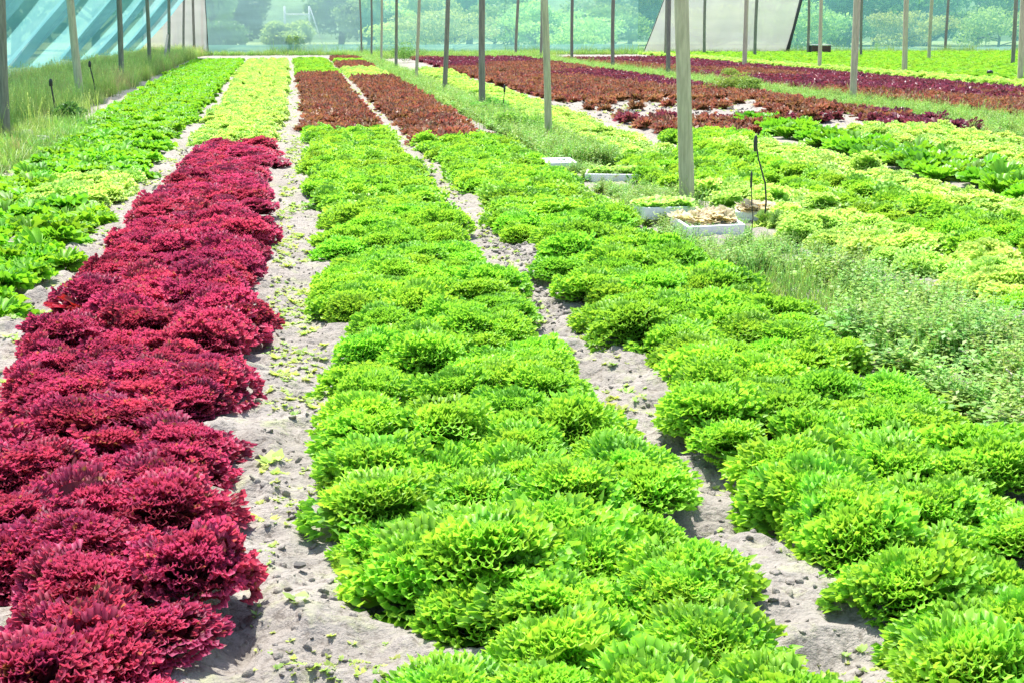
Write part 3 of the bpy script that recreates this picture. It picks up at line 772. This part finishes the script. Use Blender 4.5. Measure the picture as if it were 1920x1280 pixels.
# ------------------------------------------------------------------ weeds and grasses
def weed_geo(r, h=.22, stems=5, leaflets=9, lw=.010, ll=.035, spread=.5):
    V = []; Q = []; m = []
    for s in range(stems):
        az = r.uniform(0, 6.28); le = r.uniform(.1, spread); hh = h*r.uniform(.6, 1.15)
        base = np.array([r.normal(0, .02), r.normal(0, .02), 0])
        dirh = np.array([math.cos(az), math.sin(az), 0])
        def P(q): return base+dirh*hh*le*q*q*1.4+np.array([0, 0, hh*q*(1-.12*q*le)])
        side = np.array([-math.sin(az), math.cos(az), 0])
        for k in range(4):
            a, b = P(k/4), P((k+1)/4); n = len(V); wq = .0022*(1-k/5)
            V += [a-side*wq, a+side*wq, b+side*wq, b-side*wq]; Q.append((n, n+1, n+2, n+3)); m += [.2]*4
        for k in range(leaflets):
            q = (k+1.2)/(leaflets+.6); p = P(min(q, 1)); g = r.uniform(0, 6.28); L = ll*r.uniform(.6, 1.3)*(1.15-.5*q)
            d = np.array([math.cos(g), math.sin(g), r.uniform(-.1, .9)]); d /= np.linalg.norm(d)
            e = np.cross(d, [0, 0, 1.]); e /= np.linalg.norm(e)+1e-6
            n = len(V); W = lw*r.uniform(.6, 1.3)
            V += [p, p+d*L*.5+e*W, p+d*L+np.array([0, 0, -.2*L]), p+d*L*.5-e*W]; Q.append((n, n+1, n+2, n+3)); m += [.3, .7, 1, .7]
    return np.array(V), np.array(Q), np.array(m)
def blade_geo(r, n=14, h=.5, w=.006, lean=.45, spread=.08, head=.3):
    V = []; Q = []; m = []
    for s in range(n):
        az = r.uniform(0, 6.28); le = r.uniform(.05, lean); hh = h*r.uniform(.45, 1.15)
        b = np.array([r.normal(0, spread), r.normal(0, spread), 0]); d = np.array([math.cos(az), math.sin(az), 0])
        e = np.array([-math.sin(az+r.uniform(-.9, .9)), math.cos(az), 0]); e /= np.linalg.norm(e); seg = 4
        st = len(V)
        for k in range(seg+1):
            q = k/seg; p = b+d*hh*le*q*q+np.array([0, 0, hh*(q-.18*le*q*q)]); ww = w*(1-q*.85)
            V += [p-e*ww, p+e*ww]; m += [q*.8]*2
        for k in range(seg): Q.append((st+2*k, st+2*k+1, st+2*k+3, st+2*k+2))
        if r.random() < head:   # seed head
            top = V[-1]
            for t in range(5):
                g = r.uniform(0, 6.28); o_ = np.array([math.cos(g)*.5, math.sin(g)*.5, r.uniform(.2, 1)])*hh*.07
                c = top-np.array([0, 0, hh*.04*t]); n0 = len(V); e2 = np.cross(o_, [0, 0, 1.]); e2 = e2/(np.linalg.norm(e2)+1e-6)*w*1.1
                V += [c, c+o_*.5+e2, c+o_, c+o_*.5-e2]; Q.append((n0, n0+1, n0+2, n0+3)); m += [1]*4
    return np.array(V), np.array(Q), np.array(m)

def make_sources(name, mat, geos, spots, label, cat, group):
    out = []
    for i, (g, sp) in enumerate(zip(geos, spots)):
        V, Q, m = g
        o = bpy.data.objects.new(name, mesh_np(name, V, Q, attr={'m': m}, mat=MAT[mat])); link(o)
        o.location = (sp[0], sp[1], gz(*sp[:2])-.01); o.rotation_euler.z = i*1.3
        if len(sp) > 2: o.scale = (sp[2],)*3
        tag(o, label[i], cat, group); out.append(o)
    return out
R_ = np.random.default_rng(5)
weeds = make_sources('weed_plant', 'weed',
    [weed_geo(R_, .15, 9, 12, .009, .032, .8), weed_geo(R_, .12, 10, 11, .013, .04, 1.1), weed_geo(R_, .20, 7, 14, .007, .03, .5), weed_geo(R_, .08, 12, 8, .015, .04, 1.5)],
    [(2.60, 5.35, 1), (2.78, 6.35, 1), (3.05, 7.6, 1.1), (2.72, 5.8, 1)],
    ['feathery grey-green weed closest to the curly bed edge in the weedy strip', 'low bushy weed in the middle of the weedy strip', 'tallest feathery weed below the striped bed', 'flat spreading weed beside the curly bed'],
    'weed', 'weeds of the weedy strip')
def sample(n, fx, y0, y1, ypow=1.0):
    out = []
    for _ in range(n):
        y = y0+(y1-y0)*R_.random()**ypow; l, r = fx(y); x = R_.uniform(l, r); out.append((x, y))
    return out
def near_tray(x, y): return any(abs(x-a) < .33 and -.32 < y-b < .25 for a, b in ((2.57, 14.9), (2.98, 14.1), (2.72, 11.0), (2.92, 10.35), (3.2, 10.4)))
def strip1(y): return (2.52 if y < 12 else 2.68, 3.45 if y < 8 else (3.25 if y < 16 else 3.45))
pts = []
for x, y in sample(4200, strip1, 3.9, 16, 1.3):
    if vnoise(np.array([x*2.2]), np.array([y*1.2]), 31)[0] > (.30 if y < 8.6 else .36):
        if near_tray(x, y): continue
        pts.append((x, y, gz(x, y)-.01, R_.uniform(.55, 1.15)*(1.25 if y < 9 else .8), R_.uniform(0, 6.28)))
for x, y in sample(2400, lambda y: (2.75, 3.4), 16, 70, 1.4): pts.append((x, y, 0, R_.uniform(.8, 1.5), R_.uniform(0, 6.28)))
for x, y in sample(2600, lambda y: (9.75, 11.3), 19.5, 68, 1.4): pts.append((x, y, 0, R_.uniform(.7, 1.35), R_.uniform(0, 6.28)))
for x, y in sample(700, lambda y: (9.3-.0*y, 12.5), 17.5, 21.5): pts.append((x, y, 0, R_.uniform(.6, 1.2), R_.uniform(0, 6.28)))
wisps = make_sources('wispy_grass', 'weed', [blade_geo(R_, 26, .15, .0035, .9, .07, .2), blade_geo(R_, 22, .11, .004, 1.1, .08, .1), blade_geo(R_, 14, .24, .003, .6, .05, .5)],
    [(2.9, 6.0, 1), (3.1, 6.9, 1), (2.65, 7.4, 1)],
    ['wispy grass clump in the middle of the weedy strip', 'short wispy grass clump below the striped bed', 'tallest seeding grass wisp near the curly bed edge'], 'grass', 'wispy grasses in the weedy strip')
wp = []
for x, y in sample(1500, strip1, 3.9, 16, 1.3):
    if near_tray(x, y): continue
    if vnoise(np.array([x*1.6+5]), np.array([y*1.1]), 33)[0] > .56: wp.append((x, y, gz(x, y)-.01, R_.uniform(.4, 1.15)*(1 if y < 9.5 else .6), R_.uniform(0, 6.28)))
for x, y in sample(600, lambda y: (2.75, 3.4), 16, 70, 1.5): wp.append((x, y, 0, R_.uniform(.8, 1.7), R_.uniform(0, 6.28)))
for x, y in sample(900, lambda y: (9.75, 11.3), 19.5, 68, 1.4): wp.append((x, y, 0, R_.uniform(.7, 1.5), R_.uniform(0, 6.28)))
for x, y in sample(500, lambda y: (-9, 45), 79.5, 81.2):
    if vnoise(np.array([x*.5]), np.array([.0]), 34)[0] > .45: wp.append((x, y, 0, R_.uniform(1.5, 3.2), R_.uniform(0, 6.28)))
for q in [o for o in COL.objects if o.name.startswith('wooden_post')]:
    for _ in range(7): wp.append((q.location.x+R_.normal(0, .11), q.location.y+R_.normal(0, .11), 0, R_.uniform(.6, 1.3), R_.uniform(0, 6.28)))
scatter('wispy_grasses', wp, wisps, 'wispy grasses mixed into the weedy strips and round the poles')
scatter('weedy_undergrowth', pts, weeds, 'grey-green weeds covering the strips along the pole rows')
tall = make_sources('grass_tussock', 'drygrass',
    [blade_geo(R_, 40, .62, .0065, .5, .10, .5), blade_geo(R_, 34, .50, .007, .6, .12, .3), blade_geo(R_, 46, .42, .006, .7, .12, .2)],
    [(-3.55, 21.8, 1), (-4.4, 24.0, 1), (-3.6, 27.5, 1)],
    ['tall seeding grass tussock behind the edge pole', 'straw-tipped grass tussock under the side net by the first bay', 'short grass tussock before the second side pole'], 'grass tussock', 'grass tussocks under the side net')
pts = []
def lb(y): return (-9.0, float(np.interp(y, [14, 24, 36, 66], [-3.05, -3.5, -4.0, -4.6])))
for x, y in sample(5200, lb, 13, 79, 1.25):
    pts.append((x, y, 0, R_.uniform(.6, 1.2)*(.85 if x < -4 else .45), R_.uniform(0, 6.28)))
scatter('tall_grass', pts, tall, 'tall yellowish grass growing under the sloping side net')
low = make_sources('grass_tuft', 'weed', [blade_geo(R_, 26, .16, .004, 1.0, .05, 0), blade_geo(R_, 20, .12, .004, 1.2, .06, 0)],
    [(-2.95, 15.4, 1), (-3.0, 17.2, 1)], ['small green grass tuft at the outer edge of the glossy bed', 'small green grass tuft nearer the edge pole'], 'grass tuft', 'grass tufts by the glossy bed')
pts = []
for x, y in sample(900, lambda y: (-4.2, -2.95), 11, 24): pts.append((x, y, 0, R_.uniform(.6, 1.6), R_.uniform(0, 6.28)))
for x, y in sample(2600, lambda y: (-9, 45), 77, 80.8): pts.append((x, y, 0, R_.uniform(1, 2), R_.uniform(0, 6.28)))
for x, y in sample(900, lambda y: (2.6, 12), 69, 78): pts.append((x, y, 0, R_.uniform(1, 2), R_.uniform(0, 6.28)))
scatter('low_grass', pts, low, 'low grass beside the glossy bed and along the back net')
# sprouts in the sandy paths
def sprout_geo(r, n=7, s=.022):
    V = []; Q = []; m = []
    for i in range(n):
        g = r.uniform(0, 6.28); L = s*r.uniform(.6, 1.4); d = np.array([math.cos(g), math.sin(g), r.uniform(.1, .8)]); e = np.array([-d[1], d[0], 0])
        n0 = len(V); o = np.array([0, 0, .003])
        V += [o, o+d*L*.6+e*L*.38, o+d*L, o+d*L*.6-e*L*.38]; Q.append((n0, n0+1, n0+2, n0+3)); m += [.2, .7, 1, .7]
    return np.array(V), np.array(Q), np.array(m)
spots = [gp(510, 865), gp(500, 975), gp(560, 1150)]
spr = make_sources('path_sprout', 'sprout', [sprout_geo(R_, 14, .05), sprout_geo(R_, 12, .042), sprout_geo(R_, 10, .038)], [(a, b, 1) for a, b in spots],
    ['pale sprout above the small hollow in the sandy path', 'yellow-green sprout halfway down the sandy path', 'sprout near the bottom of the sandy path'], 'sprout', 'sprouts on the sandy path')
pts = []
def path_c(y): return (-.08, .02)
def add_sprouts(n, l, r, y0, y1, big=1.0, p=1.4, th=.42):
    for x, y in sample(n, lambda y: (l, r), y0, y1, p):
        if vnoise(np.array([x*5]), np.array([y*3.0]), 41)[0] > th:
            pts.append((x, y, gz(x, y)-.002, R_.uniform(.2, .6)*big*(.6 if y < 5 else 1), R_.uniform(0, 6.28)))
add_sprouts(1700, -.16, .10, 3.0, 20, .9, 1.2, .45); add_sprouts(500, -.06, .5, 2.7, 3.5, .7, 1, .6); add_sprouts(620, -.2, .04, 7.0, 15, .75, 1.1, .42); add_sprouts(300, 1.15, 1.4, 8, 16, .75, 1.1, .42)
add_sprouts(900, 1.16, 1.45, 2.8, 20, .9, 1.2, .5); add_sprouts(900, -1.5, -1.2, 4.5, 20, .9, 1.1, .5)
add_sprouts(500, 1.2, 1.5, 20, 60, 1.4); add_sprouts(400, -.3, .1, 20, 66, 1.4); add_sprouts(500, 2.3, 2.75, 3.5, 20, 1.2); add_sprouts(600, 4.5, 9.5, 22, 31, 1.8)
add_sprouts(300, 3.2, 4.7, 15, 20, 1.2); add_sprouts(200, 0, 2.6, 2.7, 12, .8)
scatter('path_seedlings', pts, spr, 'tiny yellow-green seedlings sprinkled over the sandy paths')
# clods
def rock_geo(r, s=1.0, n=1):
    import bmesh
    bm = bmesh.new(); bmesh.ops.create_icosphere(bm, subdivisions=2, radius=s)
    for v in bm.verts:
        v.co *= 1+r.uniform(-.22, .22); v.co.z *= .45
    V = np.array([v.co[:] for v in bm.verts]); T = np.array([[v.index for v in f.verts] for f in bm.faces]); bm.free()
    return V, T
clods = []
cs = [gp(596, 780), gp(530, 640), gp(505, 1010)]
for i, (a, b) in enumerate(cs):
    V, T = rock_geo(R_, .016)
    o = bpy.data.objects.new('soil_clod', mesh_np('soil_clod', V, T=T, mat=MAT['soil'])); link(o); o.location = (a, b, gz(a, b)+.004)
    tag(o, ['dry soil clod touching the middle bed edge', 'small soil clod high on the sandy path', 'soil clod halfway down the sandy path'][i], 'clod', 'soil clods'); clods.append(o)
pts = []
for l, r, n in ((-.20, .12, 1500), (1.12, 1.46, 1100), (-1.5, -1.15, 1000), (2.3, 2.6, 200)):
    for x, y in sample(n, lambda y: (l, r), 2.8, 20, 1.5): pts.append((x, y, gz(x, y), R_.uniform(.1, 1.0)**2, R_.uniform(0, 6.28), R_.uniform(0, 3)))
for x, y in sample(500, lambda y: (1.25, 1.55), 7.5, 11): pts.append((x, y, gz(x, y), R_.uniform(.4, 1.5), R_.uniform(0, 6.28), R_.uniform(0, 3)))
for x, y in sample(700, lambda y: (4.8, 9), 24, 30): pts.append((x, y, gz(x, y), R_.uniform(.8, 2.2), R_.uniform(0, 6.28), R_.uniform(0, 3)))
scatter('soil_crumbs', pts, clods, 'crumbs and clods of dry soil strewn on the paths')

# ------------------------------------------------------------------ single objects
def stone(px, py, s, mat, label, dz=.3):
    V, T = rock_geo(R_, s); x, y = gp(px, py)
    o = bpy.data.objects.new('stone', mesh_np('stone', V, T=T, mat=MAT[mat], smooth=False)); link(o); o.location = (x, y, s*dz)
    return tag(o, label, 'stone')
stone(561, 1062, .018, 'darkstone', 'small round dark lump standing in for a hole in the sandy path')  # dark lump made in place of a small plug hole in the path
stone(497, 888, .016, 'darkstone', 'small dark stone beside the crimson bed on the path')
stone(45, 262, .17, 'stone', 'pale lump of rubble next to the edge pole')
stone(75, 270, .13, 'stone', 'smaller pale rubble lump beside the grass', .4)
stone(1736, 632, .035, 'darkstone', 'dark stone poking out of the weedy strip')
def stick(a, b, label, r=.004, za=.08, zb=.1):
    xa, ya = gp(*a, za); xb, yb = gp(*b, zb)
    m = MB(); m.tube([(xa, ya, za), ((xa+xb)/2+.01, (ya+yb)/2, (za+zb)/2+.015), (xb, yb, zb)], [r, r*.9, r*.6], 6)
    return tag(m.build('dry_stick', MAT['stick']), label, 'stick')
stick((1775, 650), (1835, 682), 'pale dry stick lying across the weeds')
stick((1885, 690), (1905, 730), 'bleached twig standing among the weeds', za=.12, zb=.06)

def tray(px, py, size, rot, label, mat_s, tilt=0, red=False, nseed=26, z=0.03):
    x, y = gp(px, py)
    root = bpy.data.objects.new('seedling_tray', None); link(root); root.location = (x, y, z); root.rotation_euler = (tilt, 0, rot)
    L, W, H = size
    m = MB()                                   # rim and floor of a foam tray
    m.box((0, 0, .01), (L, W, .02)); t = .022
    m.box((0, W/2-t/2, .02+H/2), (L, t, H)); m.box((0, -W/2+t/2, .02+H/2), (L, t, H))
    m.box((L/2-t/2, 0, .02+H/2), (t, W-2*t-.004, H)); m.box((-L/2+t/2, 0, .02+H/2), (t, W-2*t-.004, H))
    m.build('tray_shell', MAT['foam'], root, smooth=False, bevel=.006)
    m = MB()
    for i in range(1, 6): m.box((-L/2+L*i/6, 0, .02+H*.4), (.012, W-2*t-.006, H*.8))
    for i in range(1, 3): m.box((0, -W/2+W*i/3, .02+H*.38), (L-2*t-.006, .012, H*.74))
    m.build('cell_dividers', MAT['foam'], root, smooth=False)
    m = MB(); m.box((0, 0, H*.80), (L-2*t-.004, W-2*t-.004, .006)); m.build('cell_top', MAT['foam'], root, smooth=False)
    if red:
        m = MB(); m.box((0, -W/2-.009, .03), (L*.8, .014, .03)); m.build('red_strip', MAT['redplastic'], root, smooth=False, bevel=.004)
    if mat_s:
        Vs, Qs, ms = [], [], []; n = 0
        for _ in range(nseed):
            r = R_; g = dict(L=.085, phimax=.9, nr=4, nphi=12, amp=.008, waves=3, amp2=.003, waves2=7, jag=.1, bend=.6)
            for a in range(4):
                V, Q, mm = leaf_geo(r, **g)
                A = np.array(Matrix.Translation((0, 0, 0)) @ leaf_xf(r, r.uniform(0, 6.28), r.uniform(.4, 1.2), r.uniform(.8, 1.2), 0, 0))
                V = V @ A[:3, :3].T+A[:3, 3]+np.array([r.uniform(-L/2+.04, L/2-.04), r.uniform(-.02 if W > .29 else -W/2+.04, W/2-.02), H*.8]) if a == 0 else V @ A[:3, :3].T+A[:3, 3]+base
                if a == 0: base = V[0]-np.array([0, 0, 0])
                Vs.append(V); Qs.append(Q+n); ms.append(mm); n += len(V)
        o = bpy.data.objects.new('seedlings', mesh_np('seedlings', np.concatenate(Vs), np.concatenate(Qs), attr={'m': np.concatenate(ms)}, mat=MAT[mat_s])); link(o, root)
        o['kind'] = 'stuff'
    return tag(root, label, 'seedling tray', 'white foam seedling trays by the poles')
tray(1046, 322, (.34, .26, .07), .15, 'small empty white tray with a red strip, behind the curly bed', None, .12, red=True)
tray(1152, 342, (.56, .30, .08), -.25, 'long white tray of yellowish seedlings between two poles', 'lime', .05, nseed=44, z=.0)
tray(1245, 415, (.42, .27, .08), .1, 'tray overflowing with lime seedlings at the foot of the thick pole', 'lime', .03, nseed=60, z=.03)
tray(1325, 440, (.46, .30, .09), .2, 'largest white tray with pinkish wilted seedlings, right of the thick pole', 'deadleaf', .16, nseed=34, z=.0)
tray(1415, 418, (.30, .2, .05), -.3, 'low tray of pinkish seedlings nearest the black riser', 'deadleaf', .05, nseed=20)

def riser(px, py, top, label, bendx=.05, r=.008, extra=True):
    x, y = gp(px, py); h = at(*top, y)[2]; dx = at(*top, y)[0]-x
    root = bpy.data.objects.new('sprinkler_riser', None); link(root); root.location = (x, y, 0)
    m = MB(); m.tube([(0, 0, -.05), (.012, 0, h*.3), (bendx*.6, 0, h*.5), (dx*.7, 0, h*.78), (dx, 0, h)], [r, r, r, r*.9, r*.8], 8)
    m.build('pipe', MAT['blackpipe'], root)
    m = MB(); m.tube([(dx, 0, h-.09), (dx, 0, h-.085), (dx, 0, h-.01), (dx, 0, h+.02), (dx, 0, h+.035)], [r*.9, r*2, r*2.2, r*1.6, r*.5], 10)
    m.build('sprinkler_head', MAT['blackpipe'], root)
    return tag(root, label, 'sprinkler', 'sprinkler risers')
riser(1432, 425, (1417, 262), 'thin bent black riser beside the striped bed', .0, .007)
riser(1408, 442, (1409, 330), 'fainter straight riser just left of the bent black one', .0, .004)
riser(103, 224, (95, 152), 'short black riser in the tall grass between side poles', 0, .014)
riser(178, 190, (168, 118), 'slanting black riser behind the second side pole', 0, .014)
riser(944, 225, (946, 163), 'thin riser in the weeds before the lime strip', 0, .008)
riser(1856, 150, (1856, 134), 'small dark riser inside the far green field', 0, .04)

# brown crate stack by the back net
x, y = gp(1536, 104)
root = bpy.data.objects.new('wooden_crate', None); link(root); root.location = (x, y, 0)
for k in range(5):
    m = MB(); m.box((0, -.3, .05+k*.095), (.98, .02, .08)); m.build('slat', MAT['crate'], root, smooth=False)
    m = MB(); m.box((.49, 0, .05+k*.095), (.02, .56, .08)); m.build('slat', MAT['crate'], root, smooth=False)
for sx in (-.46, 0, .46):
    m = MB(); m.box((sx, -.315, .24), (.05, .02, .5)); m.build('batten', MAT['crate'], root, smooth=False)
m = MB(); m.box((0, 0, .24), (.94, .54, .46)); m.build('contents', MAT['darkstone'], root, smooth=False)
m = MB(); m.box((0, -.01, .515), (1.06, .62, .03)); m.build('lid', MAT['whitewood'], root, smooth=False)
tag(root, 'brown slatted crate with a pale lid in front of the deep teal net', 'crate')
m = MB(); x, y = gp(1500, 106); m.box((0, 0, .05), (.9, .35, .07), Matrix.Rotation(.1, 3, 'Z'))
o = m.build('flat_board', MAT['stone'], smooth=False); o.location = (x, y, 0.0); tag(o, 'flat grey board lying left of the brown crate', 'board')

# pipe frame beyond the back net
root = bpy.data.objects.new('pipe_frame', None); link(root); Yf = 100
a = at(535, 70, Yf); b = at(581, 70, Yf); root.location = (a[0], Yf, 0)
wd = b[0]-a[0]; hh = at(535, 12, Yf)[2]; zm = at(535, 28, Yf)[2]
for px_ in (0, wd):
    m = MB(); m.tube([(px_, 0, -.1), (px_, 0, hh)], [.06, .06], 8); m.build('upright', MAT['foam'], root)
m = MB(); m.tube([(.02, -.02, zm), (wd-.02, -.02, zm)], [.05, .05], 8); m.build('crossbar', MAT['foam'], root)
m = MB(); m.tube([(wd+.05, 0, hh-.1), (at(607, 75, Yf)[0]-a[0], 0, 0)], [.04, .04], 8); m.build('stay', MAT['foam'], root)
tag(root, 'white pipe frame with a crossbar, seen faintly through the back net', 'frame')

# ------------------------------------------------------------------ trees beyond the net
def crown_geo(r, rx, ry, rz, n, ls, lumps=14):
    C = []
    for _ in range(lumps):
        v = r.normal(0, 1, 3); v /= np.linalg.norm(v); q = r.uniform(.35, .85)
        C.append((v[0]*rx*q, v[1]*ry*q, v[2]*rz*q, r.uniform(.28, .48)))
    C = np.array(C); k = r.integers(0, lumps, n)
    v = r.normal(0, 1, (n, 3)); v /= np.linalg.norm(v, axis=1)[:, None]
    rad_ = C[k, 3]*(r.uniform(.55, 1.08, n)); p = C[k, :3]+v*rad_[:, None]*np.array([rx, ry, rz])
    d = r.normal(0, 1, (n, 3)); d /= np.linalg.norm(d, axis=1)[:, None]; e = np.cross(d, r.normal(0, 1, (n, 3))); e /= np.linalg.norm(e, axis=1)[:, None]
    s = (ls*r.uniform(.5, 1.3, n))[:, None]
    V = np.stack([p-d*s, p+e*s*.6, p+d*s, p-e*s*.6], 1).reshape(-1, 3)
    Q = np.arange(4*n).reshape(-1, 4)
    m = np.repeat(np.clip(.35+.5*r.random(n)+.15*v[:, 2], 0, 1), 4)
    return V, Q, m
def tree(px, Y, h, wd, mat, label, name='leafy_tree', n=5200, trunkh=.28):
    r = np.random.default_rng(int(px)+7); x = at(px, 100, Y)[0]
    root = bpy.data.objects.new(name, None); link(root); root.location = (x, Y, 0)
    m = MB(); ht = h*.6
    m.tube([(0, 0, -.2), (.1, 0, ht*.3), (.05, .1, ht*.65), (.1, 0, ht)], [h*.035, h*.028, h*.02, h*.008], 8)
    for k in range(6):
        g = k*1.05; z = h*trunkh+k*h*.05; c, s = math.cos(g), math.sin(g)
        m.tube([(.06, 0, z), (c*wd*.2, s*wd*.2, z+h*.12), (c*wd*.38, s*wd*.38, z+h*.27)], [h*.014, h*.009, h*.003], 6)
    m.build('trunk', MAT['bark'], root)
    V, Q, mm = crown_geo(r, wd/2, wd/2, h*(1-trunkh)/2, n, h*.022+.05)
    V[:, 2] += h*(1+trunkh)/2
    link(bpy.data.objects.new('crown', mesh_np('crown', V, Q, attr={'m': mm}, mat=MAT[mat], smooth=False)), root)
    return tag(root, label, 'tree', 'trees beyond the back net')
TR = [(400,96,6,3.2,'tree_light','slim yellow-green tree behind the corner of the white mesh',0.05),(455,112,7,5,'tree','round green tree behind the blue-grey net',.05),(540,83.2,1.9,2.9,'tree_light','low bushy shrub at the head of the yellow bed behind the net',.05),
 (640,118,7,6,'tree','dusky tree behind the blue-grey net, left of the pole cluster',.1),(735,104,3.4,4.6,'tree_light','pale round tree between the pole cluster and its dark pole',.05),(800,108,4.5,4.5,'tree_light','light green tree behind the leaning thin poles',.05),
 (880,120,8,8,'tree','tall dark tree behind the grey weathered pole',.1),(960,110,4.2,5,'tree','middle green tree behind the light teal net',.05),(1028,98,2.2,2.6,'tree_light','bright yellow-green bush behind the pale second pole',.05),
 (1110,106,3.6,6,'tree','rounded green tree right of the black thin pole',.05),(1180,112,5.5,7,'tree','spreading green tree left of the white mesh sheet',.05),(1270,116,7,8,'tree','tree standing dimly behind the white mesh sheet',.05),
 (1400,116,6,7,'tree_light','lighter tree dimly behind the white mesh sheet',.05),(1535,108,7,8,'tree','dark tree behind the brown crate',.05),(1640,112,7.5,9,'tree','dense dark tree behind the deep teal net by the stout pole',.05),
 (1740,106,6,7,'tree','dark tree above the middle of the far green field',.05),(1830,110,7,9,'tree','broad dark tree behind the far green field',.05),(1915,105,6.5,8,'tree','last dark tree at the end of the deep teal net',.05),
 (330,110,7,8,'tree','dark tree behind the beige mesh and side net',.05),(180,96,8,9,'tree','dark tree showing through the aqua side net',.05),(30,80,8,9,'tree','large tree outside the side net near the edge',.05)]
USED = ['behind the narrow beige mesh corner', 'left of the white pipe frame', 'right of the white pipe frame', 'before the dusky tree', 'behind the thin pole cluster', 'below the light green tree', 'behind the leaning thin pole',
        'between the light teal panels', 'behind the purple bed end', 'left of the white mesh sheet', 'behind the white mesh sheet centre', 'beside the brown crate', 'behind the stout pale pole', 'behind the green field centre', 'at the green field corner']
for i, u in enumerate(USED):
    if i in (1, 2): continue
    px_ = [410, 500, 640, 690, 770, 850, 925, 1000, 1080, 1150, 1330, 1490, 1590, 1700, 1870][i]
    TR.append((px_, 90+(i*7) % 11, 2.0+.45*((i*5) % 4), 5.0+(i % 3), 'tree_light' if i % 3 else 'tree', 'loose green shrub seen through the net '+u, .03))
for px, Y, h, wd, mt, lb_, th_ in TR: tree(px, Y, h, wd, mt, lb_, 'leafy_tree' if 'shrub' not in lb_ else 'leafy_shrub', trunkh=th_)
# bushy weed clump by the second pole row
def clump(px, py, h, wd, label, n=2600, mat='weed', ls=.022):
    x, y = gp(px, py); r = np.random.default_rng(int(px)+3)
    V, Q, mm = crown_geo(r, wd/2, wd/2*.7, h/2, n, ls, 16); V[:, 2] += h/2
    V[:, 2] = np.maximum(V[:, 2], 0)
    o = bpy.data.objects.new('weed_bush', mesh_np('weed_bush', V, Q, attr={'m': mm}, mat=MAT[mat], smooth=False)); link(o); o.location = (x, y, 0)
    return tag(o, label, 'bush', 'weed bushes')
clump(1372, 176, .55, 1.35, 'big rounded green weed bush between the bronze beds', 5200)
clump(1405, 180, .42, .8, 'smaller weed bush leaning on the big rounded one', 2600)
clump(130, 232, .35, .6, 'dark green weed bush at the outer corner of the glossy bed', 2000, 'tree')
clump(760, 118, .9, 1.6, 'greyish weed bush at the feet of the far pole cluster', 3000)
clump(925, 214, .28, .7, 'blue-green weed bush at the foot of the grey weathered pole', 2400)
clump(975, 250, .32, .8, 'silvery weed bush between the pale second pole and the curly bed', 2800)
# wooded rise closing the view
hx = np.linspace(-300, 420, 180); hy = np.linspace(135, 420, 40)
X, Y = np.meshgrid(hx, hy)
Z = np.clip((Y-135)/60, 0, 1)**.7*16+6*(vnoise(X*.05, Y*.05, 51)-.5)*np.clip((Y-135)/30, 0, 1)+2.4*vnoise(X*.25, Y*.25, 52)*np.clip((Y-138)/10, 0, 1)-.5
idx = np.arange(X.size).reshape(X.shape)
Q = np.stack([idx[:-1, :-1], idx[:-1, 1:], idx[1:, 1:], idx[1:, :-1]], -1).reshape(-1, 4)
tag(link(bpy.data.objects.new('hill', mesh_np('hill', np.stack([X, Y, Z], -1).reshape(-1, 3), Q, mat=MAT['hill']))), 'wooded rise beyond the nets', kind='structure')
